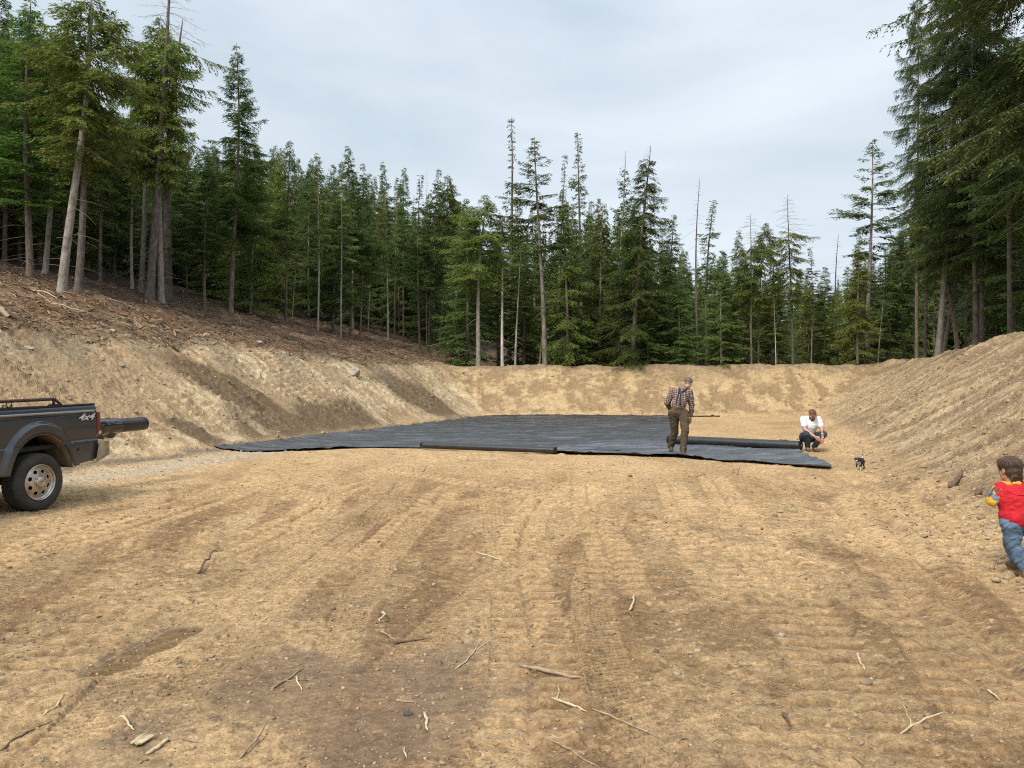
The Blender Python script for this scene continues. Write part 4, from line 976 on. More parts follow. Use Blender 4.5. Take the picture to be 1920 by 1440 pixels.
# ------------------------------------------------------------------ the black fabric
def fabric_material(name, lo, hi):
    m, t, b = mat_new(name)
    tcn = N(t, 'ShaderNodeTexCoord'); mpn = N(t, 'ShaderNodeMapping'); mpn.inputs['Rotation'].default_value = (0, 0, .27); mpn.inputs['Scale'].default_value = (.35, 2.4, 1)
    nn = N(t, 'ShaderNodeTexNoise'); nn.inputs['Scale'].default_value = 1.5; nn.inputs['Detail'].default_value = 8; nn.inputs['Roughness'].default_value = .7; nn.inputs['Distortion'].default_value = .6
    t.links.new(tcn.outputs['Object'], mpn.inputs[0]); t.links.new(mpn.outputs[0], nn.inputs[0])
    r = N(t, 'ShaderNodeValToRGB'); r.color_ramp.elements[0].position = .47; r.color_ramp.elements[1].position = .62     # dust streaks, plus wrinkle sheen painted in as pale patches
    r.color_ramp.elements[0].color = (*lo, 1); r.color_ramp.elements[1].color = (*hi, 1)
    t.links.new(nn.outputs[0], r.inputs[0]); t.links.new(r.outputs[0], b.inputs['Base Color'])
    b.inputs['Roughness'].default_value = .42; b.inputs['Specular IOR Level'].default_value = .5
    b.inputs['Sheen Weight'].default_value = .15; b.inputs['Sheen Roughness'].default_value = .4
    n2 = N(t, 'ShaderNodeTexNoise'); n2.inputs['Scale'].default_value = 7; n2.inputs['Detail'].default_value = 4; t.links.new(mpn.outputs[0], n2.inputs[0])
    bp = N(t, 'ShaderNodeBump'); bp.inputs['Strength'].default_value = .6; bp.inputs['Distance'].default_value = .05
    t.links.new(n2.outputs[0], bp.inputs['Height']); t.links.new(bp.outputs[0], b.inputs['Normal']); return m
FAB = fabric_material('woven_fabric', (.011, .012, .014), (.085, .094, .11)); FAB2 = fabric_material('new_woven_fabric', (.035, .040, .048), (.12, .135, .158)); ROLLM = simple('rolled_fabric', (.018, .019, .022), .42, noise=.3, nscale=5, bump=.25, spec=.55)
UNDER = simple('fabric_edge', (.006, .006, .007), .7)
def patch_sheet(name, near, far, nu, nv, z0, label, wav=.034, seed=1, edge=.008, mat=None):
    near = np.array([P(*p) for p in near]); far = np.array([P(*p) for p in far])
    def rs(p, n):
        s = np.concatenate([[0], np.cumsum(np.hypot(*np.diff(p, axis=0).T))]); t = np.linspace(0, s[-1], n)
        return np.stack([np.interp(t, s, p[:, 0]), np.interp(t, s, p[:, 1])], -1)
    A, B = rs(near, nu), rs(far, nu); v = np.linspace(0, 1, nv)[None, :, None]
    G = A[:, None] * (1 - v) + B[:, None] * v
    X, Y = G[..., 0], G[..., 1]
    vv = np.broadcast_to(v[..., 0], X.shape); uu = np.broadcast_to(np.linspace(0, 1, nu)[:, None], X.shape)
    X = X + .03 * vn(X * 3, Y * 3, seed) ; Y = Y + .05 * vn(X * 2, Y * 1.3, seed + 1) * (1 - vv)
    q = X * .27 + Y * .96; p_ = X * .96 - Y * .27
    wr = np.abs(fbm(p_ * .45 + .5 * vn(q * .4, p_ * .3, 9), q * 1.6, 401 + seed, 4, .55))
    wr2 = fbm(p_ * 1.2, q * 3.5, 403 + seed, 3)
    Z = base_h(X, Y) + z0 + wav * (1.1 * (1 - np.clip(wr * 3, 0, 1)) ** 1.5 + .25 * wr2 + .3)
    Z += .014 * np.exp(-((((p_ + 1.3) % 3.6) - 1.8) / .05) ** 2)
    Z += edge * np.clip(fbm(uu * 14, vv * 0, 405 + seed, 3), 0, 1) * np.exp(-(vv / .015) ** 2) + edge * .35 * np.exp(-(vv / .01) ** 2)
    V = np.stack([X, Y, Z], -1).reshape(-1, 3); i = np.arange(nu * nv).reshape(nu, nv)
    Q = np.stack([i[:-1, :-1], i[1:, :-1], i[1:, 1:], i[:-1, 1:]], -1).reshape(-1, 4)
    o = obj(name, npmesh(name, V, Q, mat or FAB, True)); so = o.modifiers.new('thick', 'SOLIDIFY'); so.thickness = .006; so.offset = -1; so.material_offset_rim = 1; o.data.materials.append(UNDER)
    return tag(o, label, 'ground sheet')
patch_sheet('fabric_sheet', [(400, 851), (470, 849), (560, 846), (640, 842), (700, 840), (800, 842), (920, 846), (1050, 850), (1150, 850), (1262, 846)],
            [(908, 783.4), (1000, 783.2), (1100, 783.2), (1256, 783.4)], 420, 330, .012, 'large black fabric sheet spread over the floor of the pit', seed=1)
patch_sheet('fabric_sheet', [(1020, 853), (1090, 854), (1150, 853.5), (1200, 857), (1250, 858), (1300, 862), (1360, 868), (1420, 871), (1480, 875), (1530, 878), (1560, 880)],
            [(1060, 838), (1262, 832), (1380, 838), (1490, 846), (1512, 856), (1530, 864), (1562, 876)], 300, 90, .022, 'narrow loose strip of black fabric with a curled right corner, partly unrolled', wav=.045, seed=5, edge=.03, mat=FAB2)
# thin black strip beyond the big sheet
A = Acc(); xs = np.linspace(0, 1, 14); pa, pb = P(1258, 783.6), P(1350, 783.8)
X = pa[0] + (pb[0] - pa[0]) * xs; Y = pa[1] + (pb[1] - pa[1]) * xs + .05 * np.sin(xs * 9); tube(A, np.stack([X, Y, hgt(X, Y) + .03], -1), .035 + 0 * xs, 6)
tag(obj('fabric_strip', npmesh('fabric_strip', np.concatenate(A.V), np.concatenate(A.F), ROLLM, True)), 'thin twisted black strip at the far right corner of the big sheet', 'fabric strip')
rock('plastic_scrap', 0, 0, .09, ROLLM, 'small dark lump at the end of the thin far strip', 21, (1.6, .8, .8), D=P(1336, 783.5))

def fabric_roll(ends, rad, z, label, name='fabric_roll', core=True):
    """spiral-wound roll between two 3-D points, with a cardboard core"""
    a, b = Vector(ends[0]), Vector(ends[1]); L = (b - a).length
    k = 44; ns = 40; t = np.linspace(0, 1, ns); an = np.arange(k) / k * 2 * np.pi
    rr_ = rad * (1 + .018 * fbm(t * 9, t * 0, 501, 3)[:, None] + .02 * np.sin(an * 1)[None] + .012 * vn(an[None] * 1.5, t[:, None] * 5, 503))
    rr_[0] *= .985; rr_[-1] *= .985
    ring = np.stack([np.broadcast_to((t * L)[:, None], rr_.shape), rr_ * np.cos(an), rr_ * np.sin(an)], -1)
    V = [ring.reshape(-1, 3)]; i = np.arange(ns * k).reshape(ns, k)
    Q = [np.stack([i[:-1], np.roll(i[:-1], -1, 1), np.roll(i[1:], -1, 1), i[1:]], -1).reshape(-1, 4)]
    base = ns * k; turns = 6
    for e, x0 in ((0, 0.0), (1, L)):                        # wound layers on each end: rings stepping in and out down to the core
        prev = i[0] if e == 0 else i[-1]
        for j in range(1, turns * 2 + 1):
            rj = rad * (1 - j / (turns * 2) * .66); xo = x0 + (1 if e == 0 else -1) * (.008 if j % 2 else 0.0)
            ringj = np.stack([np.full(k, xo), rj * np.cos(an), rj * np.sin(an)], -1); V.append(ringj)
            cur = base + np.arange(k); base += k
            q = np.stack([prev, cur, np.roll(cur, -1), np.roll(prev, -1)], -1); Q.append(q if e == 0 else q[:, ::-1]); prev = cur
        V.append(np.stack([np.full(k, x0 + (.25 if e == 0 else -.25)), rad * .33 * np.cos(an), rad * .33 * np.sin(an)], -1)); cur = base + np.arange(k); base += k
        q = np.stack([prev, cur, np.roll(cur, -1), np.roll(prev, -1)], -1); Q.append(q if e == 0 else q[:, ::-1])
    me = npmesh(name, np.concatenate(V), np.concatenate(Q), ROLLM, True)
    e = empty(name, a); e.rotation_mode = 'QUATERNION'; e.rotation_quaternion = (b - a).to_track_quat('X', 'Z')
    obj('fabric_winding', me, e)
    A = Acc(); tube(A, [(-.015, 0, 0), (.1, 0, 0), (L - .1, 0, 0), (L + .015, 0, 0)], np.full(4, rad * .34), 24)
    n_ = 24; tube(A, [(-.015, 0, 0), (.1, 0, 0), (L - .1, 0, 0), (L + .015, 0, 0)], np.full(4, rad * .27), 24)
    obj('cardboard_core', npmesh('cardboard_core', np.concatenate(A.V), np.concatenate(A.F), simple('core_board', (.12, .09, .065), .8), True), e)
    return tag(e, label, 'fabric roll')
def gp(px, py, rad, zz=.03): x, y = P(px, py); return (x, y, zz + rad)
fabric_roll((gp(790, 843.5, .075), gp(1043, 854, .075)), .075, 0, 'thin black fabric roll lying on the near edge of the big sheet, left one')
fabric_roll((gp(1253, 835, .115), gp(1503, 848, .115)), .115, 0, 'thick black fabric roll between the standing man and the crouching man, right one')
# cord lying behind the right roll
A = Acc(); t = np.linspace(0, 1, 40); cx_, cy_ = P(1456, 831)
X = cx_ - .5 + t * .9 + .16 * np.sin(t * 9); Y = cy_ + .5 * np.cos(t * 7.5) * t; tube(A, np.stack([X, Y, hgt(X, Y) + .02 + .05 * np.sin(t * 3.1)], -1), .014 + 0 * t, 6)
tag(obj('rope', npmesh('rope', np.concatenate(A.V), np.concatenate(A.F), simple('dark_rope', (.05, .02, .015), .8), True)), 'dark looped cord lying on the sand behind the thick roll', 'rope')

# ------------------------------------------------------------------ pickup truck
PH = math.radians(75); TH = Vector((-math.cos(PH), -math.sin(PH), 0)); TL = Vector((math.sin(PH), -math.cos(PH), 0)) # heading, its left side
def paint_material():
    m, t, b = mat_new('truck_paint')
    tcn = N(t, 'ShaderNodeTexCoord'); sp_ = N(t, 'ShaderNodeSeparateXYZ'); t.links.new(tcn.outputs['Object'], sp_.inputs[0])
    nn = N(t, 'ShaderNodeTexNoise'); nn.inputs['Scale'].default_value = 5; nn.inputs['Detail'].default_value = 7; nn.inputs['Roughness'].default_value = .7; t.links.new(tcn.outputs['Object'], nn.inputs[0])
    mr = N(t, 'ShaderNodeMapRange'); mr.inputs['From Min'].default_value = .85; mr.inputs['From Max'].default_value = .5; mr.inputs['To Min'].default_value = 0; mr.inputs['To Max'].default_value = .95
    t.links.new(sp_.outputs[2], mr.inputs[0])
    ad = N(t, 'ShaderNodeMath', operation='MULTIPLY_ADD'); ad.inputs[1].default_value = 1.4; ad.inputs[2].default_value = -.78; t.links.new(nn.outputs[0], ad.inputs[0])
    sm = N(t, 'ShaderNodeMath', operation='ADD', use_clamp=True); t.links.new(mr.outputs[0], sm.inputs[0]); t.links.new(ad.outputs[0], sm.inputs[1])
    mu = N(t, 'ShaderNodeMath', operation='MULTIPLY'); mu.inputs[1].default_value = .6; t.links.new(sm.outputs[0], mu.inputs[0])
    mx_ = N(t, 'ShaderNodeMix', data_type='RGBA'); t.links.new(mu.outputs[0], mx_.inputs[0]); mx_.inputs[6].default_value = (.036, .040, .048, 1); mx_.inputs[7].default_value = (.15, .132, .108, 1)
    t.links.new(mx_.outputs[2], b.inputs['Base Color'])
    ro = N(t, 'ShaderNodeMapRange'); ro.inputs['To Min'].default_value = .30; ro.inputs['To Max'].default_value = .85; t.links.new(mu.outputs[0], ro.inputs[0]); t.links.new(ro.outputs[0], b.inputs['Roughness'])
    cw = N(t, 'ShaderNodeMapRange'); cw.inputs['To Min'].default_value = .6; cw.inputs['To Max'].default_value = 0; t.links.new(mu.outputs[0], cw.inputs[0]); t.links.new(cw.outputs[0], b.inputs['Coat Weight'])
    b.inputs['Coat Roughness'].default_value = .12; b.inputs['Metallic'].default_value = .3; return m
PAINT = paint_material()
TYRE = simple('tyre_rubber', (.038, .036, .034), .82, noise=.35, nscale=9, bump=.15)
RIM = simple('steel_rim', (.50, .47, .42), .32, metal=.85, noise=.25, nscale=12)
DARK = simple('underbody', (.02, .018, .016), .9, noise=.4, nscale=8)
MUDDY = simple('muddy_liner', (.16, .12, .08), .9, noise=.4, nscale=7, bump=.4)
REDL = simple('red_lens', (.20, .005, .008), .18, coat=.8); WHL = simple('white_lens', (.6, .6, .58), .2, coat=.8)
CHROME = simple('dull_bumper', (.33, .33, .32), .33, metal=.8, noise=.35, nscale=10)
SILVER = simple('silver_decal', (.62, .64, .66), .35); STRIPE = simple('grey_stripe', (.20, .225, .25), .3, coat=.5)
RUST = simple('rusty_steel', (.055, .028, .022), .8, noise=.5, nscale=20, bump=.4)
GLASS = simple('window_glass', (.015, .018, .02), .06, spec=.8); BLACKP = simple('black_trim', (.02, .02, .021), .6)

tr = empty('pickup_truck'); wx, wy = (78 - CX) / F * 10.2, 10.2
# local axes: x forward, y to the truck's left (the visible side), z up; origin on the ground under the rear left wheel's face
tr.matrix_world = Matrix.Translation((wx, wy, H1(wx, wy) - .012)) @ Matrix((( TH.x, TL.x, 0, 0), (TH.y, TL.y, 0, 0), (0, 0, 1, 0), (0, 0, 0, 1))) @ Matrix.Rotation(math.radians(1.2), 4, 'Y')
tag(tr, 'dark grey four-wheel-drive pickup truck with muddy lower body, cut off by the left edge', 'truck')
WB = 3.97; RT = .387; AX = .505; AZ = .645; HUB = .385
def side_panel(name, x0, x1, zt, zb, ysign, ybase, arch=None, lip=True, nx=150, nz=60, parent=tr, mat=PAINT):
    """body side between x0..x1: sculpted sheet with wheel arch and flare"""
    xs = np.linspace(x0, x1, nx); V = []; W = 2.02
    X = np.repeat(xs[:, None], nz, 1); top = zt(xs)[:, None]; bot = zb(xs)[:, None]
    if arch is not None:
        for ac in arch:
            dx = np.abs(xs - ac); in_ = dx < AX
            ab = HUB + AZ * np.sqrt(np.clip(1 - (dx / AX) ** 2, 0, None))
            bot[:, 0] = np.where(in_, np.maximum(bot[:, 0], ab), bot[:, 0])
    v = np.linspace(0, 1, nz)[None]
    Z = top + (bot - top) * v
    # section: shoulder crown, recessed waist, crease at z .86, tuck-under
    Yo = -.03 * sstep(1.32, 1.42, Z) - .012 * np.exp(-((Z - 1.255) / .016) ** 2) + .012 * np.exp(-((Z - 1.285) / .02) ** 2) + .016 * (1 - sstep(.84, .89, Z)) - .05 * (1 - sstep(.45, .62, Z)) ** 2 - .012 * ((Z - 1.08) / .2) ** 2 * (Z > .88)
    Yo -= .02 * sstep(.03, -.0, X - x0) ** 2
    if arch is not None:
        for ac in arch:
            d = np.hypot((X - ac) / AX, (Z - HUB) / AZ)
            fl_ = sstep(1.27, 1.17, d)
            Yo += .062 * fl_ - .02 * sstep(1.05, 1.0, d)
    Y = ysign * (ybase + Yo)
    V = np.stack([X, Y, Z], -1).reshape(-1, 3); i = np.arange(nx * nz).reshape(nx, nz)
    Q = np.stack([i[:-1, :-1], i[1:, :-1], i[1:, 1:], i[:-1, 1:]], -1).reshape(-1, 4)
    if ysign < 0: Q = Q[:, ::-1]
    o = obj(name, npmesh(name, V, Q, mat, True), parent); m = o.modifiers.new('thick', 'SOLIDIFY'); m.thickness = .03; m.offset = -1 
    return o
def boxm(name, lo, hi, mat, parent, bev=.01, rot=None, piv=None):
    import bmesh
    bm = bmesh.new(); bmesh.ops.create_cube(bm, size=1)
    for v in bm.verts: v.co = Vector([(lo[i] + hi[i]) / 2 + v.co[i] * (hi[i] - lo[i]) for i in range(3)])
    if bev: bmesh.ops.bevel(bm, geom=bm.edges[:], offset=bev, segments=2, affect='EDGES')
    me = bpy.data.meshes.new(name); bm.to_mesh(me); bm.free(); me.materials.append(mat)
    return obj(name, me, parent)
Yv = -.01                 # visible skin, local y; the far side is at Yv - 2.02
zt_bed = lambda x: 1.385 + .012 * (x + 1) - .02 * sstep(-.93, -1.0, x)
def zb_bed(x): return np.where(x < -.6, .60 - (x + .6) * -.0 + .0, .56) + .10 * np.clip((-x - .6) / .4, 0, 1) * .35
def zb_b(x): return .535 + .06 * np.clip((-x - .45) / .5, 0, 1)
for sgn, yb, nm in ((1, Yv, 'bed_side'), (-1, 2.02 - Yv - .0, 'bed_side')):
    side_panel(nm, -.995, 1.30, zt_bed, zb_b, sgn, yb if sgn > 0 else 2.02, arch=[0.0])
# cab and front wing, continuing past the picture's edge
zt_cab = lambda x: 1.36 + 0 * x
zb_cab = lambda x: .50 + 0 * x
for sgn, yb in ((1, Yv), (-1, 2.02)):
    side_panel('cab_side', 1.33, 5.05, lambda x: 1.36 - .03 * (x > 3.2) - .22 * sstep(4.3, 5.05, x), zb_cab, sgn, yb, arch=[WB], nx=180)
boxm('bed_floor', (-.97, -1.95, .80), (1.28, -.10, .86), DARK, tr)
boxm('bed_front', (1.24, -1.97, .84), (1.30, -.06, 1.37), PAINT, tr)
for y0, y1 in ((-.105, -.035), (-2.0, -1.93)): boxm('bed_rail', (-.985, y0, 1.370), (1.28, y1, 1.392), BLACKP, tr, .008)
boxm('chassis', (-.85, -1.62, .50), (4.9, -.44, .79), DARK, tr)
boxm('wheel_well_wall', (-.6, -.46, .79), (.6, -.43, 1.08), DARK, tr, 0); boxm('wheel_well_wall', (-.6, -1.62, .79), (.6, -1.58, 1.08), DARK, tr, 0)
boxm('rear_axle', (-.06, -1.85, .33), (.06, -.15, .45), DARK, tr, .03); boxm('front_axle', (WB - .06, -1.85, .33), (WB + .06, -.15, .45), DARK, tr, .03)
# wheel housings: half-drums above the wheels
def housing(cx, y0, y1):
    an = np.linspace(.22, math.pi - .22, 30); rows = []
    for yy in np.linspace(y0, y1, 5): rows.append(np.stack([cx + AX * .99 * np.cos(an), np.full(30, yy), HUB + AZ * .985 * np.sin(an)], -1))
    V = np.stack(rows).reshape(-1, 3); i = np.arange(150).reshape(5, 30); Q = np.stack([i[:-1, :-1], i[1:, :-1], i[1:, 1:], i[:-1, 1:]], -1).reshape(-1, 4)
    cap = np.array([[cx, y1, HUB]]); 
    o = obj('wheel_housing', npmesh('wheel_housing', V, Q, MUDDY, True), tr); s = o.modifiers.new('t', 'SOLIDIFY'); s.thickness = .006
for cx in (0.0, WB):
    housing(cx, .035, -.44); housing(cx, -2.055, -1.60)
# cab greenhouse and bonnet (outside the picture)
def loft(name, secs, mat, parent, smooth=False):
    V = np.array([p for s in secs for p in s], float); k = len(secs[0]); i = np.arange(len(secs) * k).reshape(-1, k)
    Q = np.stack([i[:-1], np.roll(i[:-1], -1, 1), np.roll(i[1:], -1, 1), i[1:]], -1).reshape(-1, 4)
    caps = np.array([[i[0][0], i[0][1], i[0][2], i[0][3]], [i[-1][3], i[-1][2], i[-1][1], i[-1][0]]])
    o = obj(name, npmesh(name, V, np.concatenate([Q, caps]), mat, smooth), parent); b = o.modifiers.new('b', 'BEVEL'); b.width = .04; b.segments = 3; return o
cab = loft('cab_roof', [[(1.36, -1.93, 1.34), (1.36, -.09, 1.34), (1.46, -.22, 1.93), (1.46, -1.80, 1.93)], [(3.55, -1.93, 1.34), (3.55, -.09, 1.34), (2.85, -.22, 1.95), (2.85, -1.80, 1.95)]], PAINT, tr)
loft('bonnet', [[(3.5, -1.93, 1.0), (3.5, -.09, 1.0), (3.5, -.12, 1.36), (3.5, -1.90, 1.36)], [(5.02, -1.90, .75), (5.02, -.12, .75), (5.0, -.2, 1.20), (5.0, -1.82, 1.20)]], PAINT, tr)
boxm('rear_window', (1.385, -1.6, 1.42), (1.40, -.42, 1.84), GLASS, tr, 0)
boxm('side_window', (1.62, -.165, 1.42), (2.95, -.15, 1.82), GLASS, tr, 0)
boxm('windscreen', (3.22, -1.75, 1.38), (3.26, -.27, 1.42), GLASS, tr, 0)
boxm('front_bumper', (5.0, -2.0, .52), (5.18, -.02, .78), CHROME, tr, .04)
for y0 in (-.42, -1.9): boxm('headlight', (4.98, y0, .85), (5.06, y0 + .3, 1.1), WHL, tr, .02)
# tail lights
def tail(yc, s):
    secs = []
    zz = np.linspace(.945, 1.265, 9); V = []
    for z in zz:
        f = math.sin(math.pi * (z - .925) / .36) ** .3
        V.append([(-1.035, yc - s * .10, z), (-1.035 + .0, yc + s * .004, z), (-1.015, yc + s * .014 * f, z), (-.985 - .008 * (1 - f), yc + s * .012 * f, z), (-.975 - .01 * (1 - f), yc + s * .0, z), (-.985, yc - s * .10, z)])
    o = loft('tail_light', V, REDL, tr, True); o.modifiers.clear(); return o
tl = tail(-.012, 1); tail(-2.02, -1)
boxm('reverse_lens', (-1.045, -.075, .945), (-1.0, .004, .99), WHL, tl, .006)
# rear bumper
bm_ = loft('rear_bumper', [[(-1.16, -.10, .64), (-1.16, -.10, .79), (-1.00, -.10, .80), (-1.00, -.10, .62)], [(-1.14, .02, .66), (-1.14, .02, .79), (-.98, .045, .80), (-.93, .045, .60)]], CHROME, tr)
boxm('bumper_beam', (-1.16, -1.92, .64), (-1.00, -.10, .79), CHROME, tr, .02)
boxm('bumper_step', (-1.17, -1.9, .79), (-.99, -.02, .803), BLACKP, bm_, .004)
# stripe and decal
xs = np.linspace(-.93, 1.28, 40); y_ = Yv + .006 + 0 * xs
A = Acc(); V = []
for x in xs:
    V += [(x, Yv + .018, 1.273 + .006 * (x + 1)), (x, Yv + .014, 1.300 + .006 * (x + 1))]
i = np.arange(80).reshape(40, 2); Q = np.stack([i[:-1, 0], i[1:, 0], i[1:, 1], i[:-1, 1]], -1)
o = obj('side_stripe', npmesh('side_stripe', V, Q, STRIPE), tr); s = o.modifiers.new('t', 'SOLIDIFY'); s.thickness = .006; s.offset = 0
def text_mesh(txt, size, mat, name, shear=.45, ext=.002):
    cu = bpy.data.curves.new(name, 'FONT'); cu.body = txt; cu.size = size; cu.shear = shear; cu.extrude = ext; cu.offset = size * .02
    to = bpy.data.objects.new(name, cu); COL.objects.link(to); dg = bpy.context.evaluated_depsgraph_get()
    me = bpy.data.meshes.new_from_object(to.evaluated_get(dg)); bpy.data.objects.remove(to); me.materials.append(mat); return me
me = text_mesh('4x4', .125, SILVER, 'decal')
d = obj('decal', me, tr)
co = np.array([v.co[:] for v in me.vertices]); w = co[:, 0].max() - co[:, 0].min()
sx = .30 / w
# text runs towards the rear: local -x, facing +y
d.matrix_local = Matrix.Translation((-.625, Yv + .012, 1.165)) @ Matrix(((-sx, 0, 0, 0), (0, 0, 1, 0), (0, 1.0, 0, 0), (0, 0, 0, 1)))
# fuel-side marker hole
boxm('side_marker', (-.63, Yv + .004, .745), (-.60, Yv + .026, .775), DARK, tr, .004)

# wheel
def make_wheel(cx, yface, out):
    """yface: local y of the outer sidewall, out: +1 towards the truck's left"""
    w = empty('wheel'); w.parent = tr; w.location = (cx, yface, HUB)
    na = 180; TW = .27
    prof = [(.235, -.035), (.255, -.006), (.30, .004), (.335, .0), (.355, -.008), (.372, -.022), (.384, -.040)]
    nt_ = 22; ts = np.linspace(-.045, -(TW - .045), nt_)
    prof2 = [(.387, t) for t in ts]; prof3 = [(a_, -TW - b_) for a_, b_ in prof[::-1]]
    pr = np.array(prof + prof2 + prof3); an = np.arange(na) / na * 2 * np.pi
    R = np.repeat(pr[:, :1], na, 1); Yp = np.repeat(pr[:, 1:], na, 1)
    j = np.arange(len(pr)); isT = (j >= len(prof)) & (j < len(prof) + nt_)
    A_ = an[None] + 0 * R
    blk = (A_ * 36 / (2 * np.pi) + 1.2 * np.sin(Yp * 70)) % 1; row = ((Yp + TW / 2) / .045 + .5) % 1
    groove = (blk < .2) | (row < .17)
    R = R - np.where(isT[:, None] & groove, .012, 0)
    sh = (j == len(prof) - 1) | (j == len(prof) - 2) | (j == len(prof) + nt_) | (j == len(prof) + nt_ + 1)
    R = R - np.where(sh[:, None] & (((A_ * 36 / (2 * np.pi)) % 1) < .35), .007, 0)
    V = np.stack([R * np.cos(an), Yp * out, R * np.sin(an)], -1).reshape(-1, 3); i = np.arange(len(pr) * na).reshape(-1, na)
    Q = np.stack([i[:-1], np.roll(i[:-1], -1, 1), np.roll(i[1:], -1, 1), i[1:]], -1).reshape(-1, 4)
    if out > 0: Q = Q[:, ::-1]
    ty = obj('tyre', npmesh('tyre', V, Q, TYRE, False), w)
    # rim: flange, barrel, dished disc with round holes
    rp = [(.242, -.02), (.236, -.004), (.226, -.008), (.222, -.03), (.205, -.055), (.195, -.05)] + [(r, -.048 + .035 * (1 - ((r - .05) / .145) ** 2)) for r in np.linspace(.19, .078, 26)] + [(.074, .0), (.066, .018), (.045, .024), (.001, .024)]
    rp = np.array(rp); na2 = 192; an = np.arange(na2) / na2 * 2 * np.pi
    V = np.stack([rp[:, :1] * np.cos(an), np.repeat(rp[:, 1:], na2, 1) * out, rp[:, :1] * np.sin(an)], -1)
    i = np.arange(len(rp) * na2).reshape(-1, na2); Q = np.stack([i[:-1], np.roll(i[:-1], -1, 1), np.roll(i[1:], -1, 1), i[1:]], -1)
    rm = (rp[:-1, 0] + rp[1:, 0]) / 2; am = an + np.pi / na2
    k8 = (am * 8 / (2 * np.pi)) % 1 - .5
    hole = ((rm[:, None] - .150) / .024) ** 2 + (k8[None] * (2 * np.pi / 8) * rm[:, None] / .028) ** 2 < 1
    Q = Q[~hole].reshape(-1, 4)
    if out > 0: Q = Q[:, ::-1]
    rm_o = obj('rim', npmesh('rim', V.reshape(-1, 3), Q, RIM, True), w); s = rm_o.modifiers.new('t', 'SOLIDIFY'); s.thickness = .006; s.offset = -1
    A = Acc()
    for q in range(8):
        a0 = q * np.pi / 4; tube(A, [(.088 * math.cos(a0), .0 * out, .088 * math.sin(a0)), (.088 * math.cos(a0), .012 * out, .088 * math.sin(a0))], [.011, .009], 8)
    obj('lug_nuts', npmesh('lug_nuts', np.concatenate(A.V), np.concatenate(A.F), RIM, True), rm_o)
    A = Acc(); tube(A, [(0, -.09 * out, 0), (0, -.10 * out, 0), (0, -.24 * out, 0)], [.001, .19, .19], 40)
    obj('brake_drum', npmesh('brake_drum', np.concatenate(A.V), np.concatenate(A.F), DARK, True), w)
make_wheel(0, -.0, 1); make_wheel(WB, -.0, 1); make_wheel(0, -2.0, -1); make_wheel(WB, -2.0, -1)
# low steel rack on the bed rails
rk = empty('bed_rack'); rk.parent = tr
def bar(a, b, w, mat, name, parent=None):
    A = Acc(); tube(A, [a, b], [w * 1.0, w * 1.0], 4); return obj(name, npmesh(name, np.concatenate(A.V), np.concatenate([A.F[0], np.array([[3, 2, 1, 0], [4, 5, 6, 7]])]), mat), parent)
for yy in (-.07, -1.95):
    bar((-.30, yy, 1.478), (1.25, yy, 1.478), .022, RUST, 'rail', rk)
    bar((-.29, yy, 1.385), (-.29, yy, 1.485), .026, RUST, 'post', rk); bar((-.30, yy, 1.482), (-.42, yy, 1.388), .022, RUST, 'brace', rk); bar((.62, yy, 1.385), (.62, yy, 1.48), .022, RUST, 'post', rk)
    bar((-.42, yy, 1.396), (-.2, yy, 1.396), .016, RUST, 'foot_plate', rk)
A = Acc(); t = np.linspace(0, 1, 24)
tube(A, np.stack([.40 + .05 * np.cos(t * 6.3), -.055 + .02 * np.sin(t * 9), 1.435 + .05 * np.sin(t * 6.3)], -1), .006 + 0 * t, 5)
tube(A, np.stack([.44 + .16 * (t - .5), -.05 + .01 * np.sin(t * 5), 1.41 + .02 * np.sin(t * 11)], -1), .006 + 0 * t, 5)
obj('tie_rope', npmesh('tie_rope', np.concatenate(A.V), np.concatenate(A.F), DARK, True), rk)

# plastic-wrapped black roll sticking out of the bed over the tailgate
MW = tr.matrix_world.copy()
def tw(x, y, z): return MW @ Vector((x, y, z))
ra, rb = tw(.95, -.95, .985), tw(-2.95, -.90, .945)
fabric_roll((ra, rb), .115, 0, 'black roll in torn plastic sticking out of the truck bed past the tail light')
pl = [o for o in bpy.data.objects if o.name.startswith('fabric_roll')][-1]
L = (rb - ra).length; k = 60; ns = 90                      # crumpled plastic sleeve, with a torn hanging end
t = np.linspace(0, 1, ns); an = np.arange(k) / k * 2 * np.pi; X = (.9 + (L - 1.05 - .9 + .45) * t)[:, None] + 0 * an[None]
R = .124 + .012 * np.abs(fbm(X * 7, an[None] * 2 + X * 0, 601, 4)) * 2 + .018 * np.exp(-((X - (L - 1.0)) / .12) ** 2) + .02 * sstep(.02, 0, t)[:, None]
V = np.stack([X + .02 * np.sin(an * 3)[None] * (t[:, None] > .98), R * np.cos(an), R * np.sin(an)], -1)
i = np.arange(ns * k).reshape(ns, k); Q = np.stack([i[:-1], np.roll(i[:-1], -1, 1), np.roll(i[1:], -1, 1), i[1:]], -1).reshape(-1, 4)
SLV = simple('black_plastic', (.012, .012, .014), .28, spec=.6, coat=.3)
o = obj('plastic_sleeve', npmesh('plastic_sleeve', V.reshape(-1, 3), Q, SLV, True), pl); m = o.modifiers.new('t', 'SOLIDIFY'); m.thickness = .003
rr = np.random.default_rng(8); xs = np.linspace(0, 1, 26); V = []
for x in xs:                                                # the torn flap under the roll
    d_ = .035 + .03 * rr.random() + .05 * math.sin(math.pi * x) ; V += [(L - 1.35 + .75 * x, -.02, -.095), (L - 1.35 + .75 * x + .02 * rr.random(), .03 * math.sin(x * 20), -.10 - d_)]
i = np.arange(52).reshape(26, 2); Q = np.stack([i[:-1, 0], i[1:, 0], i[1:, 1], i[:-1, 1]], -1)
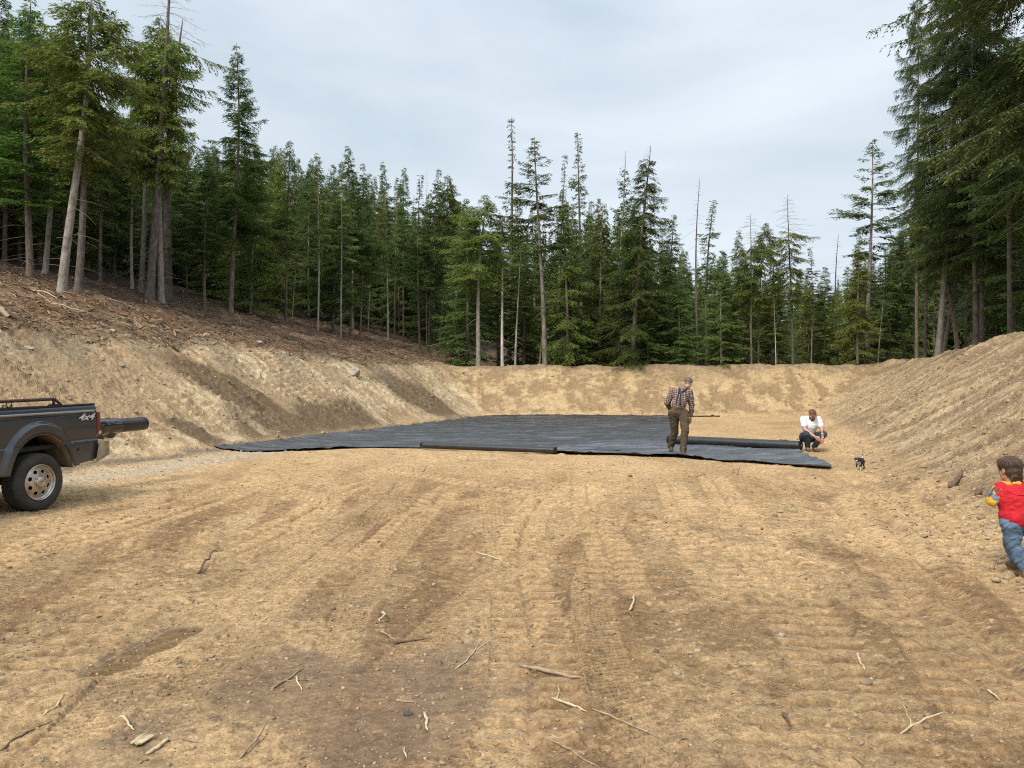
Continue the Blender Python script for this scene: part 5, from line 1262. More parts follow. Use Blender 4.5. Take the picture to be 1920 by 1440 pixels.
o = obj('torn_flap', npmesh('torn_flap', V, Q, SLV), pl); m = o.modifiers.new('t', 'SOLIDIFY'); m.thickness = .004

# ------------------------------------------------------------------ people and the dog
def cap_mesh(p0, r0, p1, r1, k=16, m=5):
    p0, p1 = np.array(p0, float), np.array(p1, float); d = p1 - p0; L = np.linalg.norm(d); d = d / (L + 1e-9)
    up = np.array([1., 0, 0]) if abs(d[2]) > .8 else np.array([0, 0, 1.]); u = np.cross(up, d); u /= np.linalg.norm(u); v = np.cross(d, u)
    an = np.arange(k) / k * 2 * np.pi; rows = []
    for q in np.linspace(-np.pi / 2 + .08, 0, m): rows.append((p0 + d * r0 * np.sin(q), r0 * np.cos(q)))
    for q in np.linspace(0, np.pi / 2 - .08, m): rows.append((p1 + d * r1 * np.sin(q), r1 * np.cos(q)))
    V = np.concatenate([c + r * (np.cos(an)[:, None] * u + np.sin(an)[:, None] * v) for c, r in rows]); n = len(rows)
    i = np.arange(n * k).reshape(n, k); Q = np.stack([i[:-1], np.roll(i[:-1], -1, 1), np.roll(i[1:], -1, 1), i[1:]], -1).reshape(-1, 4)
    c0, c1 = len(V), len(V) + 1; V = np.concatenate([V, [p0 - d * r0, p1 + d * r1]])
    T = [[c0, (j + 1) % k, j] for j in range(k)] + [[c1, i[-1][j], i[-1][(j + 1) % k]] for j in range(k)]
    return V, Q.tolist() + T
def ell_mesh(c, rad, rot=None, n=20):
    th = np.linspace(0, np.pi, n)[1:-1]; an = np.arange(n) / n * 2 * np.pi
    V = np.stack([np.sin(th)[:, None] * np.cos(an), np.sin(th)[:, None] * np.sin(an), np.repeat(np.cos(th)[:, None], n, 1)], -1).reshape(-1, 3)
    i = np.arange(len(V)).reshape(-1, n); Q = np.stack([i[:-1], i[1:], np.roll(i[1:], -1, 1), np.roll(i[:-1], -1, 1)], -1).reshape(-1, 4).tolist()
    a, b = len(V), len(V) + 1; V = np.concatenate([V, [[0, 0, 1], [0, 0, -1]]])
    Q += [[a, j, (j + 1) % n] for j in range(n)] + [[b, i[-1][(j + 1) % n], i[-1][j]] for j in range(n)]
    V = V * np.array(rad)
    if rot is not None: V = V @ np.array(rot.to_3x3()).T
    return V + np.array(c), Q
def skin(name, parts, voxel, mat, parent, smooth=3, wrinkle=0.0, wf=9., cut=None):
    """union of capsules and ellipsoids grown into one continuous surface"""
    V = []; Fc = []; n = 0
    for p in parts:
        v, f = cap_mesh(*p[1:]) if p[0] == 'c' else ell_mesh(*p[1:])
        V.append(v); Fc += [[a + n for a in q] for q in f]; n += len(v)
    me = bpy.data.meshes.new(name); me.from_pydata(np.concatenate(V).tolist(), [], Fc); me.update()
    o = bpy.data.objects.new(name, me); COL.objects.link(o)
    m = o.modifiers.new('r', 'REMESH'); m.mode = 'VOXEL'; m.voxel_size = voxel
    s = o.modifiers.new('s', 'SMOOTH'); s.iterations = smooth; s.factor = .6
    dg = bpy.context.evaluated_depsgraph_get(); me2 = bpy.data.meshes.new_from_object(o.evaluated_get(dg)); bpy.data.objects.remove(o)
    me2.name = name
    if wrinkle:
        co = np.empty(len(me2.vertices) * 3, np.float32); me2.vertices.foreach_get('co', co); co = co.reshape(-1, 3)
        no = np.empty(len(me2.vertices) * 3, np.float32); me2.vertices.foreach_get('normal', no); no = no.reshape(-1, 3)
        w = fbm(co[:, 0] * wf + co[:, 2] * wf * .35, co[:, 2] * wf * 1.6 + co[:, 1] * wf, 701, 4, .55)
        w = np.abs(w) * 2 - .4
        co += no * (wrinkle * w)[:, None]; me2.vertices.foreach_set('co', co.ravel()); me2.update()
    me2.polygons.foreach_set('use_smooth', np.ones(len(me2.polygons), bool)); me2.materials.clear(); me2.materials.append(mat)
    o = bpy.data.objects.new(name, me2); COL.objects.link(o)
    if parent: o.parent = parent
    return o
def V3(*a): return np.array(a, float)
def unit(v): v = np.array(v, float); return v / np.linalg.norm(v)
def hand(w, d, side, nrm, s=1.0, curl=.5, thumb=1):
    """palm, four unequal fingers with knuckle bends, thumb from the side of the palm. w wrist, d along the palm, side towards the thumb, nrm palm-facing"""
    w, d, side, nrm = V3(*w), unit(d), unit(side), unit(nrm); P_ = []
    for k in (-.028, -.010, .010, .027): P_.append(('c', w + d * .01 * s + side * k * .6 * s, .015 * s, w + d * .085 * s + side * k * s, .0125 * s))
    for k, L, c in ((.029, .070, .9), (.010, .080, 1.0), (-.010, .075, 1.1), (-.028, .060, 1.25)):
        a = w + d * .088 * s + side * k * s; ang = curl * c; pr = a
        for j, fr in enumerate((.45, .32, .23)):
            an = ang * (j + .6) * .75; dd = d * math.cos(an) + nrm * math.sin(an); q = pr + dd * L * s * fr
            P_.append(('c', pr, (.0095 - .001 * j) * s, q, (.0088 - .001 * j) * s)); pr = q
    a = w + d * .03 * s + side * .026 * s; td = unit(d * .75 + side * .75 * thumb + nrm * .35); b = a + td * .042 * s; td2 = unit(d * .95 + side * .25 + nrm * .45); c_ = b + td2 * .034 * s
    P_ += [('c', a, .013 * s, b, .0105 * s), ('c', b, .0105 * s, c_, .0085 * s)]
    return P_
def head(c, fwd, up, s=1.0):
    """skull, jaw, nose, brow, cheeks, ears around centre c (face height ~ .23 s)"""
    f, u = unit(fwd), unit(up); r = unit(np.cross(f, u)); u = np.cross(r, f); M = Matrix([r, f, u]).transposed(); c = V3(*c)
    def L(x, y, z): return c + (r * x + f * y + u * z) * s
    q = lambda a: tuple(v * s for v in a)
    P_ = [('e', L(0, -.012, .035), q((.076, .097, .088)), M), ('e', L(0, .022, -.030), q((.062, .070, .085)), M), ('c', L(-.035, .03, -.075), .022 * s, L(0, .066, -.098), .021 * s), ('c', L(.035, .03, -.075), .022 * s, L(0, .066, -.098), .021 * s),
          ('c', L(0, .083, .012), .010 * s, L(0, .108, -.028), .015 * s), ('e', L(-.013, .093, -.032), q((.010, .012, .009)), M), ('e', L(.013, .093, -.032), q((.010, .012, .009)), M),
          ('c', L(-.045, .066, .026), .014 * s, L(.045, .066, .026), .014 * s), ('e', L(-.040, .062, -.025), q((.022, .022, .022)), M), ('e', L(.040, .062, -.025), q((.022, .022, .022)), M),
          ('c', L(-.020, .084, -.058), .0085 * s, L(.020, .084, -.058), .0085 * s), ('c', L(-.016, .084, -.068), .008 * s, L(.016, .084, -.068), .008 * s)]
    for k in (-1, 1): P_ += [('e', L(k * .079, -.005, -.004), q((.009, .020, .033)), M), ('e', L(k * .083, -.012, .012), q((.008, .013, .016)), M)]
    return P_, L, M, q
SKINM = simple('skin', (.46, .25, .17), .55, noise=.08, nscale=25)
def cloth(name, col, noise=.25, ns=14, bump=.25, rough=.9): return simple(name, col, rough, noise=noise, nscale=ns, bump=bump)
def plaid_material():
    m, t, b = mat_new('plaid_flannel'); tcn = N(t, 'ShaderNodeTexCoord'); s = N(t, 'ShaderNodeSeparateXYZ')
    mp_ = N(t, 'ShaderNodeMapping'); mp_.inputs['Rotation'].default_value = (0, .22, .6); t.links.new(tcn.outputs['Object'], mp_.inputs[0]); t.links.new(mp_.outputs[0], s.inputs[0])
    def band(o, sc, w, ph=0.):
        a = N(t, 'ShaderNodeMath', operation='MULTIPLY_ADD'); a.inputs[1].default_value = sc; a.inputs[2].default_value = ph; t.links.new(s.outputs[o], a.inputs[0])
        f = N(t, 'ShaderNodeMath', operation='FRACT'); t.links.new(a.outputs[0], f.inputs[0]); g = N(t, 'ShaderNodeMath', operation='LESS_THAN'); g.inputs[1].default_value = w; t.links.new(f.outputs[0], g.inputs[0]); return g.outputs[0]
    cur = None
    base = N(t, 'ShaderNodeRGB'); base.outputs[0].default_value = (.15, .085, .072, 1); cur = base.outputs[0]
    for o, sc, w, ph, c, f in ((0, 21, .42, 0, (.05, .03, .03), .55), (2, 21, .42, 0, (.05, .03, .03), .55), (0, 21, .2, .3, (.46, .41, .38), .5), (2, 21, .2, .3, (.46, .41, .38), .5)):
        mm = N(t, 'ShaderNodeMath', operation='MULTIPLY'); mm.inputs[1].default_value = f; t.links.new(band(o, sc, w, ph), mm.inputs[0])
        x = N(t, 'ShaderNodeMix', data_type='RGBA'); t.links.new(mm.outputs[0], x.inputs[0]); t.links.new(cur, x.inputs[6]); x.inputs[7].default_value = (*c, 1); cur = x.outputs[2]
    t.links.new(cur, b.inputs['Base Color']); b.inputs['Roughness'].default_value = .9; return m
BOOT = cloth('boot_leather', (.13, .075, .045), .4, 20)

# ---- the standing man, seen from behind, bending to the right
mx0, my0 = P(1277, 857)
man = empty('person', (mx0, my0, 0)); man.location.z = H1(mx0, my0) + .045 - .0
tag(man, 'standing man seen from behind in plaid shirt, dark suspenders and brown trousers', 'person')
rh, lh = V3(.10, .26, .93), V3(-.10, .28, .93); rk_, lk = V3(.10, .03, .53), V3(-.055, .42, .50); ra_, la = V3(.045, .02, .10), V3(-.105, .62, .12)
wst = V3(.005, .27, 1.10); ch = V3(.09, .36, 1.34); rs, ls = V3(.275, .36, 1.43), V3(-.10, .42, 1.44); nk = V3(.19, .44, 1.51); hd = V3(.285, .53, 1.625)
re, rw = V3(.335, .40, 1.12), V3(.335, .47, .86); le, lw = V3(-.215, .50, 1.17), V3(-.11, .72, 1.02)
hp, HL, HM, hq = head(hd, unit([.45, .75, -.55]), unit([.25, .35, .9]))
body = hp + [('c', nk, .056, hd + V3(-.03, -.03, -.06), .052), ('e', ch, (.17, .10, .18)), ('c', wst, .13, ch, .14), ('c', rs, .055, re, .043), ('c', re, .042, rw, .028), ('c', ls, .055, le, .043), ('c', le, .042, lw, .028),
             ('c', rh, .085, rk_, .055), ('c', rk_, .052, ra_, .036), ('c', lh, .085, lk, .055), ('c', lk, .052, la, .036), ('c', rh, .11, lh, .11), ('c', rh * .5 + lh * .5, .12, wst, .12), ('c', ls, .06, rs, .06),
             ('c', ra_, .036, ra_ + V3(.05, .14, -.05), .026), ('c', la, .036, la + V3(.02, .15, -.06), .026)]
body += hand(rw + V3(0, .01, -.02), (-.05, .12, -1), (-.35, .9, .1), (-1, -.2, 0), 1.12, .45) + hand(lw, (.3, .7, -.6), (.6, .1, .7), (.3, -.6, -.6), 1.05, .5)
skin('body', body, .0065, SKINM, man, 2)
PL = plaid_material()
skin('shirt', [('e', ch, (.205, .135, .20)), ('c', wst + V3(0, 0, .03), .165, ch, .16), ('c', ls + V3(.02, 0, -.01), .08, rs + V3(-.02, 0, -.01), .08), ('c', rs, .078, re, .066), ('c', re, .066, rw + V3(0, 0, .02), .046), ('c', ls, .078, le, .068), ('c', le, .064, lw, .046), ('c', nk + V3(-.02, -.03, -.02), .07, nk + V3(.01, .01, .01), .06), ('c', ch + V3(.02, .0, .08), .13, nk + V3(-.02, 0, -.05), .09)], .0075, PL, man, 3, .012, 7)
TRM = cloth('brown_trousers', (.075, .052, .032), .35, 8, .35)
skin('trousers', [('c', rh, .125, lh, .125), ('c', rh * .5 + lh * .5 + V3(0, 0, .04), .16, wst + V3(0, 0, .03), .158), ('c', rh + V3(.01, -.02, 0), .125, rk_, .088), ('c', rk_, .088, ra_ + V3(0, 0, .03), .075), ('c', lh + V3(-.01, 0, 0), .125, lk, .088), ('c', lk, .088, la + V3(0, 0, .04), .075), ('e', rh + V3(0, -.06, .02), (.10, .09, .11)), ('e', lh + V3(0, -.06, .02), (.10, .09, .11))], .0075, TRM, man, 3, .016, 6)
for a_, d_, nm in ((ra_, V3(.07, .17, -.055), 'boot'), (la, V3(.03, .16, -.085), 'boot')):
    bo = skin(nm, [('c', a_ + V3(0, -.02, .08), .058, a_ + V3(0, -.02, -.02), .055), ('c', a_ + V3(0, -.03, -.045), .048, a_ + V3(0, -.03, -.052), .05), ('c', a_ + V3(0, -.01, -.035), .052, a_ + d_, .046)], .006, BOOT, man, 2)
# suspenders: two bands joining at a patch low on the back
SUS = cloth('suspender_webbing', (.02, .02, .028), .2, 20)
def strap(pts, w, name, parent, n=26, out=(0, -1, 0)):
    pts = np.array(pts, float); s = np.concatenate([[0], np.cumsum(np.linalg.norm(np.diff(pts, axis=0), axis=1))]); t = np.linspace(0, s[-1], n)
    Pn = np.stack([np.interp(t, s, pts[:, i]) for i in range(3)], -1); Pn[1:-1] = (Pn[:-2] + Pn[1:-1] * 2 + Pn[2:]) / 4
    d = np.gradient(Pn, axis=0); sd = np.cross(d, np.array(out)); sd /= np.linalg.norm(sd, axis=1)[:, None]
    V = np.stack([Pn - sd * w / 2, Pn + sd * w / 2], 1).reshape(-1, 3); i = np.arange(2 * n).reshape(n, 2)
    o = obj(name, npmesh(name, V, np.stack([i[:-1, 0], i[:-1, 1], i[1:, 1], i[1:, 0]], -1), SUS, True), parent); m = o.modifiers.new('t', 'SOLIDIFY'); m.thickness = .006; m.offset = 0; return o
from mathutils.bvhtree import BVHTree
def on_surface(objs, x, z, y0=-2., off=.004):
    best = None
    for o in objs:
        bv = BVHTree.FromPolygons([v.co[:] for v in o.data.vertices], [p.vertices[:] for p in o.data.polygons]) if o.name not in _bv else _bv[o.name]; _bv[o.name] = bv
        h = bv.ray_cast(Vector((x, y0, z)), Vector((0, 1, 0)))
        if h[0] is not None and (best is None or h[0].y < best): best = h[0].y
    return None if best is None else (x, best - off, z)
_bv = {}
kids = {c.name.split('.')[0]: c for c in man.children}
surf = [kids['shirt'], kids['trousers']]
def draped(xz, n=22):
    xz = np.array(xz); s = np.concatenate([[0], np.cumsum(np.hypot(*np.diff(xz, axis=0).T))]); t = np.linspace(0, s[-1], n); out = []
    for q in t:
        p = on_surface(surf, float(np.interp(q, s, xz[:, 0])), float(np.interp(q, s, xz[:, 1])))
        if p: out.append(p)
    return out
strap(draped([(.045, 1.525), (.01, 1.40), (-.04, 1.27), (-.085, 1.14)]), .055, 'suspender', man)
strap(draped([(.235, 1.50), (.13, 1.46), (.05, 1.40), (.02, 1.28), (.0, 1.13)]), .055, 'suspender', man)
def cap_hat(L, M, q, name, mat, parent, vox=.006, parts=None): return skin(name, parts, vox, mat, parent, 2, .003, 18)
BEAN = cloth('knit_beanie', (.12, .125, .11), .3, 40, .5)
be = skin('beanie', [('e', HL(0, -.016, .055), hq((.090, .108, .088)), HM), ('c', HL(-.03, .05, .045), .05, HL(.03, .05, .045), .05), ('e', HL(0, -.035, .035), hq((.088, .09, .06)), HM)], .006, BEAN, man, 2)
skin('beanie_band', [('e', HL(0, -.015, .075), hq((.094, .112, .016)), HM)], .005, cloth('dark_band', (.02, .02, .022)), be, 1)

# ---- the crouching man, facing the camera
sx0, sy0 = P(1521, 847.5); sq = empty('person', (sx0, sy0, H1(sx0, sy0)))
tag(sq, 'crouching man in white v-neck t-shirt, brown cap and dark jeans', 'person')
pel = V3(0, .20, .33); rh, lh = V3(-.10, .18, .34), V3(.10, .18, .34); rk_, lk = V3(-.19, -.20, .43), V3(.215, -.20, .43); ra_, la = V3(-.095, -.02, .09), V3(.07, -.02, .09)
ch = V3(0, .06, .66); rs, ls = V3(-.185, .03, .785), V3(.185, .03, .785); nk = V3(0, .0, .83); hd = V3(-.01, -.09, .905)
re, rw = V3(-.205, -.12, .555), V3(-.045, -.34, .385); le, lw = V3(.215, -.12, .545), V3(.145, -.34, .365)
hp, HL, HM, hq = head(hd, unit([.02, -.85, -.52]), unit([0, -.45, .9]))
body = hp + [('c', nk + V3(0, .03, -.02), .058, hd + V3(0, .03, -.05), .056), ('e', ch, (.17, .12, .18)), ('c', pel, .14, ch, .13), ('c', rs, .052, re, .045), ('c', re, .044, rw, .028), ('c', ls, .052, le, .045), ('c', le, .044, lw, .028), ('c', rs, .06, ls, .06),
             ('c', rh, .09, rk_, .058), ('c', rk_, .055, ra_, .038), ('c', lh, .09, lk, .058), ('c', lk, .055, la, .038), ('c', ra_, .035, ra_ + V3(-.03, -.13, -.05), .025), ('c', la, .035, la + V3(.03, -.13, -.05), .025)]
body += hand(rw, (.55, -.35, -.45), (.3, -.5, .8), (.4, .6, -.5), 1.1, .7) + hand(lw, (-.15, -.25, -.9), (-.8, -.4, .1), (-.6, .7, 0), 1.1, .55)
skin('body', body, .0062, SKINM, sq, 2)
WT = cloth('white_cotton', (.74, .74, .76), .04, 8, .3)
skin('t_shirt', [('e', ch + V3(0, .01, 0), (.205, .155, .20)), ('c', pel + V3(0, -.03, .14), .165, ch, .17), ('c', rs + V3(.015, 0, 0), .08, ls + V3(-.015, 0, 0), .08), ('c', rs, .078, rs + (re - rs) * .62, .075), ('c', ls, .078, ls + (le - ls) * .62, .075), ('c', ch + V3(0, 0, .08), .13, nk + V3(0, .04, -.04), .075)], .0075, WT, sq, 3, .010, 8)
# the v of the neckline: bare chest skin lying just proud of the shirt front
vs = {c.name.split('.')[0]: c for c in sq.children}['t_shirt']; _bv.clear(); V = []
for k, (z, w) in enumerate(((.835, .052), (.81, .043), (.785, .031), (.76, .018), (.738, .003))):
    for q in (-1, -.5, 0, .5, 1):
        p = on_surface([vs], q * w, z, off=.003); V.append(p if p else (q * w, -.1, z))
i = np.arange(25).reshape(5, 5); Q = np.stack([i[:-1, :-1], i[:-1, 1:], i[1:, 1:], i[1:, :-1]], -1).reshape(-1, 4)
oo = obj('neckline', npmesh('neckline', V, Q, SKINM, True), sq); m_ = oo.modifiers.new('t', 'SOLIDIFY'); m_.thickness = .004
JN = cloth('dark_jeans', (.028, .042, .062), .4, 10, .35)
skin('jeans', [('c', rh, .13, lh, .13), ('c', pel, .15, pel + V3(0, -.02, .10), .15), ('c', rh, .118, rk_, .088), ('c', rk_, .085, ra_ + V3(0, 0, .045), .066), ('c', lh, .118, lk, .088), ('c', lk, .085, la + V3(0, 0, .045), .066)], .0075, JN, sq, 3, .012, 8)
for a_, k in ((ra_, -1), (la, 1)):
    skin('shoe', [('c', a_ + V3(0, .02, -.0), .045, a_ + V3(0, .02, -.045), .045), ('c', a_ + V3(0, 0, -.045), .045, a_ + V3(k * .035, -.15, -.052), .038)], .006, cloth('suede_shoe', (.10, .08, .055)), sq, 2)
HAIRB = cloth('brown_beard', (.13, .055, .028), .4, 60, .6)
skin('beard', [('c', HL(-.055, .03, -.06), .024, HL(-.02, .075, -.10), .027), ('c', HL(.055, .03, -.06), .024, HL(.02, .075, -.10), .027), ('c', HL(-.02, .075, -.10), .027, HL(.02, .075, -.10), .027), ('c', HL(-.022, .090, -.052), .008, HL(.022, .090, -.052), .008)], .005, HAIRB, sq, 1)
cp = skin('cap', [('e', HL(0, -.012, .055), hq((.088, .106, .078)), HM), ('e', HL(0, .11, .045), hq((.070, .065, .012)), HM), ('c', HL(-.05, .06, .045), .022, HL(.05, .06, .045), .022)], .005, cloth('brown_cap', (.12, .065, .045)), sq, 1)
skin('eyes', [('e', HL(-.030, .084, .004), hq((.011, .006, .006)), HM), ('e', HL(.030, .084, .004), hq((.011, .006, .006)), HM)], .003, simple('eye_dark', (.03, .02, .015), .3), sq, 0)
# tattooed left forearm: blotches of ink wrapped round the arm
TAT = simple('tattoo_ink', (.09, .075, .07), .6)
tp = []
for k in range(7):
    t_ = .12 + k * .12; c_ = le + (lw - le) * t_; rr_ = .044 - .016 * t_; a = k * 2.1
    tp.append(('e', c_ + V3(math.cos(a) * .006, -.008 + .006 * math.sin(a), .0), (rr_ + .003, rr_ + .0015, .022)))
skin('tattoo', tp, .005, TAT, sq, 1)

# ---- the small child at the right edge, walking away
kx, ky = ray(1905, 1085, 3, 12); kid = empty('person', (kx, ky, H1(kx, ky) - .005))
tag(kid, 'small brown-haired child in a red top and blue jeans walking away at the right edge', 'person')
S = 1.0
rh, lh = V3(.060, .03, .46), V3(-.045, .0, .46); lk, la = V3(.0, .03, .265), V3(.05, -.03, .065); rk_, ra_ = V3(.085, .20, .29), V3(.115, .19, .085)
pel = V3(.005, .01, .485); ch = V3(-.012, .03, .68); ls, rs = V3(-.115, .03, .745), V3(.095, .05, .745); nk = V3(-.02, .035, .80); hd = V3(-.03, .045, .895)
le, lw = V3(-.165, .05, .635), V3(-.08, .19, .64); re, rw = V3(.15, .10, .64), V3(.06, .22, .64)
hp, HL, HM, hq = head(hd, unit([-.30, .95, -.08]), unit([0, .05, 1]), .82)
body = hp + [('c', nk + V3(0, 0, -.02), .036, hd + V3(0, 0, -.05), .036), ('e', ch, (.10, .07, .11)), ('c', pel, .085, ch, .085), ('c', ls, .036, le, .028), ('c', le, .027, lw, .02), ('c', rs, .036, re, .028), ('c', re, .027, rw, .02),
             ('c', rh, .06, rk_, .038), ('c', rk_, .036, ra_, .026), ('c', lh, .06, lk, .038), ('c', lk, .036, la, .026), ('c', rh, .07, lh, .07), ('c', ls, .04, rs, .04), ('c', la, .026, la + V3(.01, .08, -.035), .018), ('c', ra_, .026, ra_ + V3(.01, .08, -.035), .018)]
body += hand(lw, (.5, .7, .2), (.2, -.1, 1), (.6, -.4, 0), .62, .8) + hand(rw, (-.5, .7, .2), (-.2, -.1, 1), (-.6, -.4, 0), .62, .8)
skin('body', body, .0045, SKINM, kid, 2)
RED = cloth('red_jersey', (.50, .012, .022), .18, 10, .3)
skin('red_top', [('e', ch + V3(0, 0, -.01), (.142, .105, .135)), ('c', pel + V3(0, 0, .05), .118, ch, .125), ('c', pel + V3(-.02, 0, .04), .112, pel + V3(.03, 0, .04), .112), ('c', ls + V3(.01, 0, -.005), .056, rs + V3(-.01, 0, -.005), .056), ('c', ls + V3(.012, 0, 0), .056, ls + (le - ls) * .2, .052), ('c', rs, .056, rs + (re - rs) * .42, .052), ('c', ch + V3(0, 0, .06), .09, nk + V3(0, .0, -.035), .05)], .0055, RED, kid, 3, .013, 7)
# patterned shirt under it: yellow and grey blotches on the sleeves and collar
m, t, b = mat_new('patterned_cotton'); vo = N(t, 'ShaderNodeTexVoronoi'); vo.inputs['Scale'].default_value = 22; tcn = N(t, 'ShaderNodeTexCoord'); t.links.new(tcn.outputs['Object'], vo.inputs[0])
sc_ = N(t, 'ShaderNodeSeparateColor'); t.links.new(vo.outputs['Color'], sc_.inputs[0]); cr_ = N(t, 'ShaderNodeValToRGB'); cr_.color_ramp.interpolation = 'CONSTANT'
for k, (p_, c_) in enumerate(((0, (.62, .36, .03)), (.45, (.07, .075, .10)), (.62, (.20, .22, .27)), (.72, (.62, .40, .06)), (.88, (.42, .03, .03)))):
    el = cr_.color_ramp.elements[k] if k < 2 else cr_.color_ramp.elements.new(p_); el.position = p_; el.color = (*c_, 1)
t.links.new(sc_.outputs[0], cr_.inputs[0]); t.links.new(cr_.outputs[0], b.inputs['Base Color']); b.inputs['Roughness'].default_value = .9; PATT = m
skin('patterned_sleeves', [('c', ls + (le - ls) * .25, .053, le, .050), ('c', le, .049, lw, .034), ('c', rs + (re - rs) * .3, .048, re, .044), ('c', re, .042, rw, .03)], .005, PATT, kid, 2, .005, 14)
YEL = cloth('yellow_collar', (.66, .38, .08), .5, 40, .3)
A = Acc(); t_ = np.linspace(0, 2 * np.pi, 30); tube(A, np.stack([nk[0] + .058 * np.cos(t_), nk[1] + .052 * np.sin(t_) - .004, nk[2] - .018 + .004 * np.sin(3 * t_) - .010 * np.sin(t_)], -1), .019 + .003 * np.sin(t_ * 5), 10)
obj('yellow_collar', npmesh('yellow_collar', np.concatenate(A.V), np.concatenate(A.F), YEL, True), kid)
A = Acc(); t_ = np.linspace(np.pi * 1.05, np.pi * 1.95, 24)      # hood seam hanging as an arc on the back
kids = {c.name.split('.')[0]: c for c in kid.children}; _bv.clear(); pp = []
for q in t_:
    p = on_surface([kids['red_top']], -.02 + .098 * math.cos(q), .775 + .072 * math.sin(q), off=.001)
    if p: pp.append(p)
tube(A, np.array(pp), .0055 + .0 * np.arange(len(pp)), 6); obj('hood_seam', npmesh('hood_seam', np.concatenate(A.V), np.concatenate(A.F), RED, True), kid)
KJ = cloth('blue_jeans', (.10, .165, .26), .45, 7, .35)
skin('jeans', [('c', rh, .082, lh, .082), ('c', pel, .092, pel + V3(0, 0, .03), .09), ('c', lh, .080, lk, .060), ('c', lk, .058, la + V3(0, 0, .035), .052), ('c', rh, .080, rk_, .060), ('c', rk_, .058, ra_ + V3(0, 0, .035), .052), ('e', lh + V3(0, -.03, .02), (.062, .05, .065)), ('e', rh + V3(0, -.03, .02), (.062, .05, .065))], .0055, KJ, kid, 3, .014, 8)
for a_ in (la, ra_):
    skin('shoe', [('c', a_ + V3(0, -.02, .0), .034, a_ + V3(0, -.025, -.030), .034), ('c', a_ + V3(0, -.01, -.030), .034, a_ + V3(.012, .095, -.036), .029)], .0045, BOOT, kid, 2)
HAIR = cloth('brown_hair', (.060, .036, .022), .5, 45, .9, .6)
hairp = [('e', HL(0, -.018, .052), hq((.100, .116, .088)), HM), ('e', HL(0, -.050, .0), hq((.088, .082, .085)), HM), ('c', HL(-.03, -.075, -.06), .030, HL(.03, -.075, -.06), .030), ('c', HL(-.045, .05, .085), .03, HL(.045, .05, .085), .03)]
rr = np.random.default_rng(12)
for k in range(46):                                           # locks
    a = rr.uniform(0, 6.28); e_ = rr.uniform(-.1, 1.0); p0 = HL(.095 * math.cos(a) * math.cos(e_), -.02 + .112 * math.sin(a) * math.cos(e_), .05 + .085 * math.sin(e_))
    p1 = p0 + V3(rr.normal(0, .010), rr.normal(0, .010), -rr.uniform(.02, .05))
    if np.dot(p1 - hd, unit([-.30, .95, -.08])) > .045 and p1[2] < hd[2] + .03: continue
    hairp.append(('c', p0, .010, p1, .004))
for k in range(9): x_ = (k - 4) * .015; hairp.append(('c', HL(x_ , -.085, -.065), .014, HL(x_ * 1.15 + rr.normal(0, .004), -.078, -.108 - rr.uniform(0, .022)), .005))
skin('hair', hairp, .004, HAIR, kid, 1, .002, 60)

A = Acc(); rr = np.random.default_rng(4); fv = unit([-.30, .95, -.08])    # loose strands over the hair
for k in range(1500):
    a = rr.uniform(0, 2 * np.pi); e0 = rr.uniform(.1, 1.45); L_ = rr.uniform(.25, .75); p_ = []
    for t_ in np.linspace(0, 1, 5):
        e_ = e0 - L_ * t_; a2 = a + .25 * t_ * math.sin(k)
        q = HL(.1035 * math.cos(a2) * math.cos(e_) , -.018 + .120 * math.sin(a2) * math.cos(e_) - .0, .052 + .092 * math.sin(e_)) if e_ > -.1 else p_[-1] + V3(0, 0, -.008)
        p_.append(q + rr.normal(0, .0008, 3))
    if np.dot(p_[-1] - hd, fv) > .05 and p_[-1][2] < hd[2] + .045: continue
    tube(A, np.array(p_), np.array([.0012, .0016, .0016, .0012, .0004]), 3)
obj('hair_strands', npmesh('hair_strands', np.concatenate(A.V), np.concatenate(A.F), cloth('hair_brown', (.085, .050, .030), .5, 60, 0, .5), True), kid)

# ---- the puppy
dx, dy = ray(1613, 881, 8, 20); dog = empty('dog', (dx, dy, H1(dx, dy))); dog.rotation_euler = (0, 0, math.radians(-128)); dog.scale = (.92, .92, .92)
tag(dog, 'black and white puppy trotting on the sand with its tail curled up', 'dog')
# local: +x nose
def dleg(hip, knee, hock, paw, r): return [('c', hip, r * 1.7, knee, r * 1.05), ('c', knee, r, hock, r * .72), ('c', hock, r * .72, paw, r * .68), ('c', paw, r * .75, paw + V3(.022, 0, -.002), r * .62)]
BL = ('c', V3(-.10, 0, .195), .052, V3(.0, 0, .185), .050), ('c', V3(.0, 0, .185), .054, V3(.105, 0, .19), .066), ('e', V3(.10, 0, .178), (.062, .055, .072)), ('c', V3(.14, 0, .21), .046, V3(.205, 0, .225), .038), ('e', V3(.228, 0, .235), (.052, .045, .043)), ('c', V3(.255, 0, .222), .026, V3(.298, 0, .208), .017), ('e', V3(.31, 0, .212), (.009, .010, .008)), ('c', V3(-.13, 0, .205), .03, V3(-.10, 0, .17), .05)
dparts = list(BL) + dleg(V3(-.11, .04, .17), V3(-.06, .045, .115), V3(-.125, .045, .062), V3(-.105, .045, .014), .018) + dleg(V3(-.11, -.04, .17), V3(-.09, -.045, .11), V3(-.165, -.045, .07), V3(-.165, -.045, .016), .018)
dparts += dleg(V3(.105, .038, .15), V3(.10, .042, .10), V3(.125, .042, .06), V3(.135, .042, .014), .016) + dleg(V3(.105, -.038, .15), V3(.115, -.042, .10), V3(.095, -.042, .055), V3(.105, -.042, .014), .016)
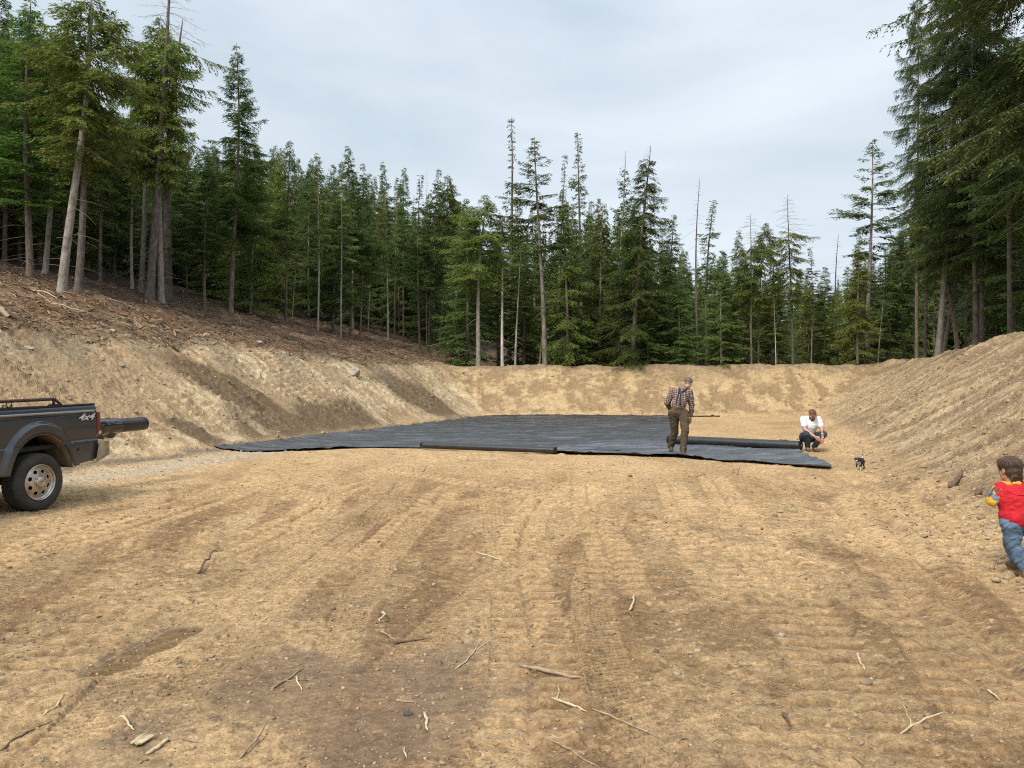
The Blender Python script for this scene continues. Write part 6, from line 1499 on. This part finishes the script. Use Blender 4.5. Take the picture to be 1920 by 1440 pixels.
dparts += [('c', V3(-.145, 0, .22), .017, V3(-.185, .0, .262), .014), ('c', V3(-.185, 0, .262), .014, V3(-.165, .0, .312), .011), ('c', V3(-.165, 0, .312), .011, V3(-.125, .0, .325), .008)]
m, t, b = mat_new('puppy_coat'); tcn = N(t, 'ShaderNodeTexCoord'); s_ = N(t, 'ShaderNodeSeparateXYZ'); t.links.new(tcn.outputs['Object'], s_.inputs[0])
nn = N(t, 'ShaderNodeTexNoise'); nn.inputs['Scale'].default_value = 7; t.links.new(tcn.outputs['Object'], nn.inputs[0])
def white_zone(cx, cz, r, cy=0.):
    c = N(t, 'ShaderNodeVectorMath', operation='DISTANCE'); t.links.new(tcn.outputs['Object'], c.inputs[0]); c.inputs[1].default_value = (cx, cy, cz)
    a = N(t, 'ShaderNodeMath', operation='MULTIPLY_ADD'); a.inputs[1].default_value = .05; t.links.new(nn.outputs[0], a.inputs[0]); t.links.new(c.outputs['Value'], a.inputs[2])
    l = N(t, 'ShaderNodeMath', operation='LESS_THAN'); l.inputs[1].default_value = r + .025; t.links.new(a.outputs[0], l.inputs[0]); return l.outputs[0]
zs = [white_zone(.17, .135, .058), white_zone(-.15, .245, .055), white_zone(.13, .03, .060), white_zone(-.14, .02, .05), white_zone(.29, .20, .02), white_zone(-.125, .325, .025), white_zone(.10, .03, .05)]
cur = zs[0]
for z_ in zs[1:]: mm = N(t, 'ShaderNodeMath', operation='MAXIMUM'); t.links.new(cur, mm.inputs[0]); t.links.new(z_, mm.inputs[1]); cur = mm.outputs[0]
x = N(t, 'ShaderNodeMix', data_type='RGBA'); t.links.new(cur, x.inputs[0]); x.inputs[6].default_value = (.014, .015, .018, 1); x.inputs[7].default_value = (.50, .47, .43, 1); t.links.new(x.outputs[2], b.inputs['Base Color']); b.inputs['Roughness'].default_value = .7
COAT = m
skin('body', dparts, .005, COAT, dog, 1, .003, 40)
for k in (-1, 1): skin('ear', [('c', V3(.215, k * .038, .262), .014, V3(.222, k * .058, .232), .010)], .004, simple('black_fur', (.012, .012, .014), .7), dog, 1)
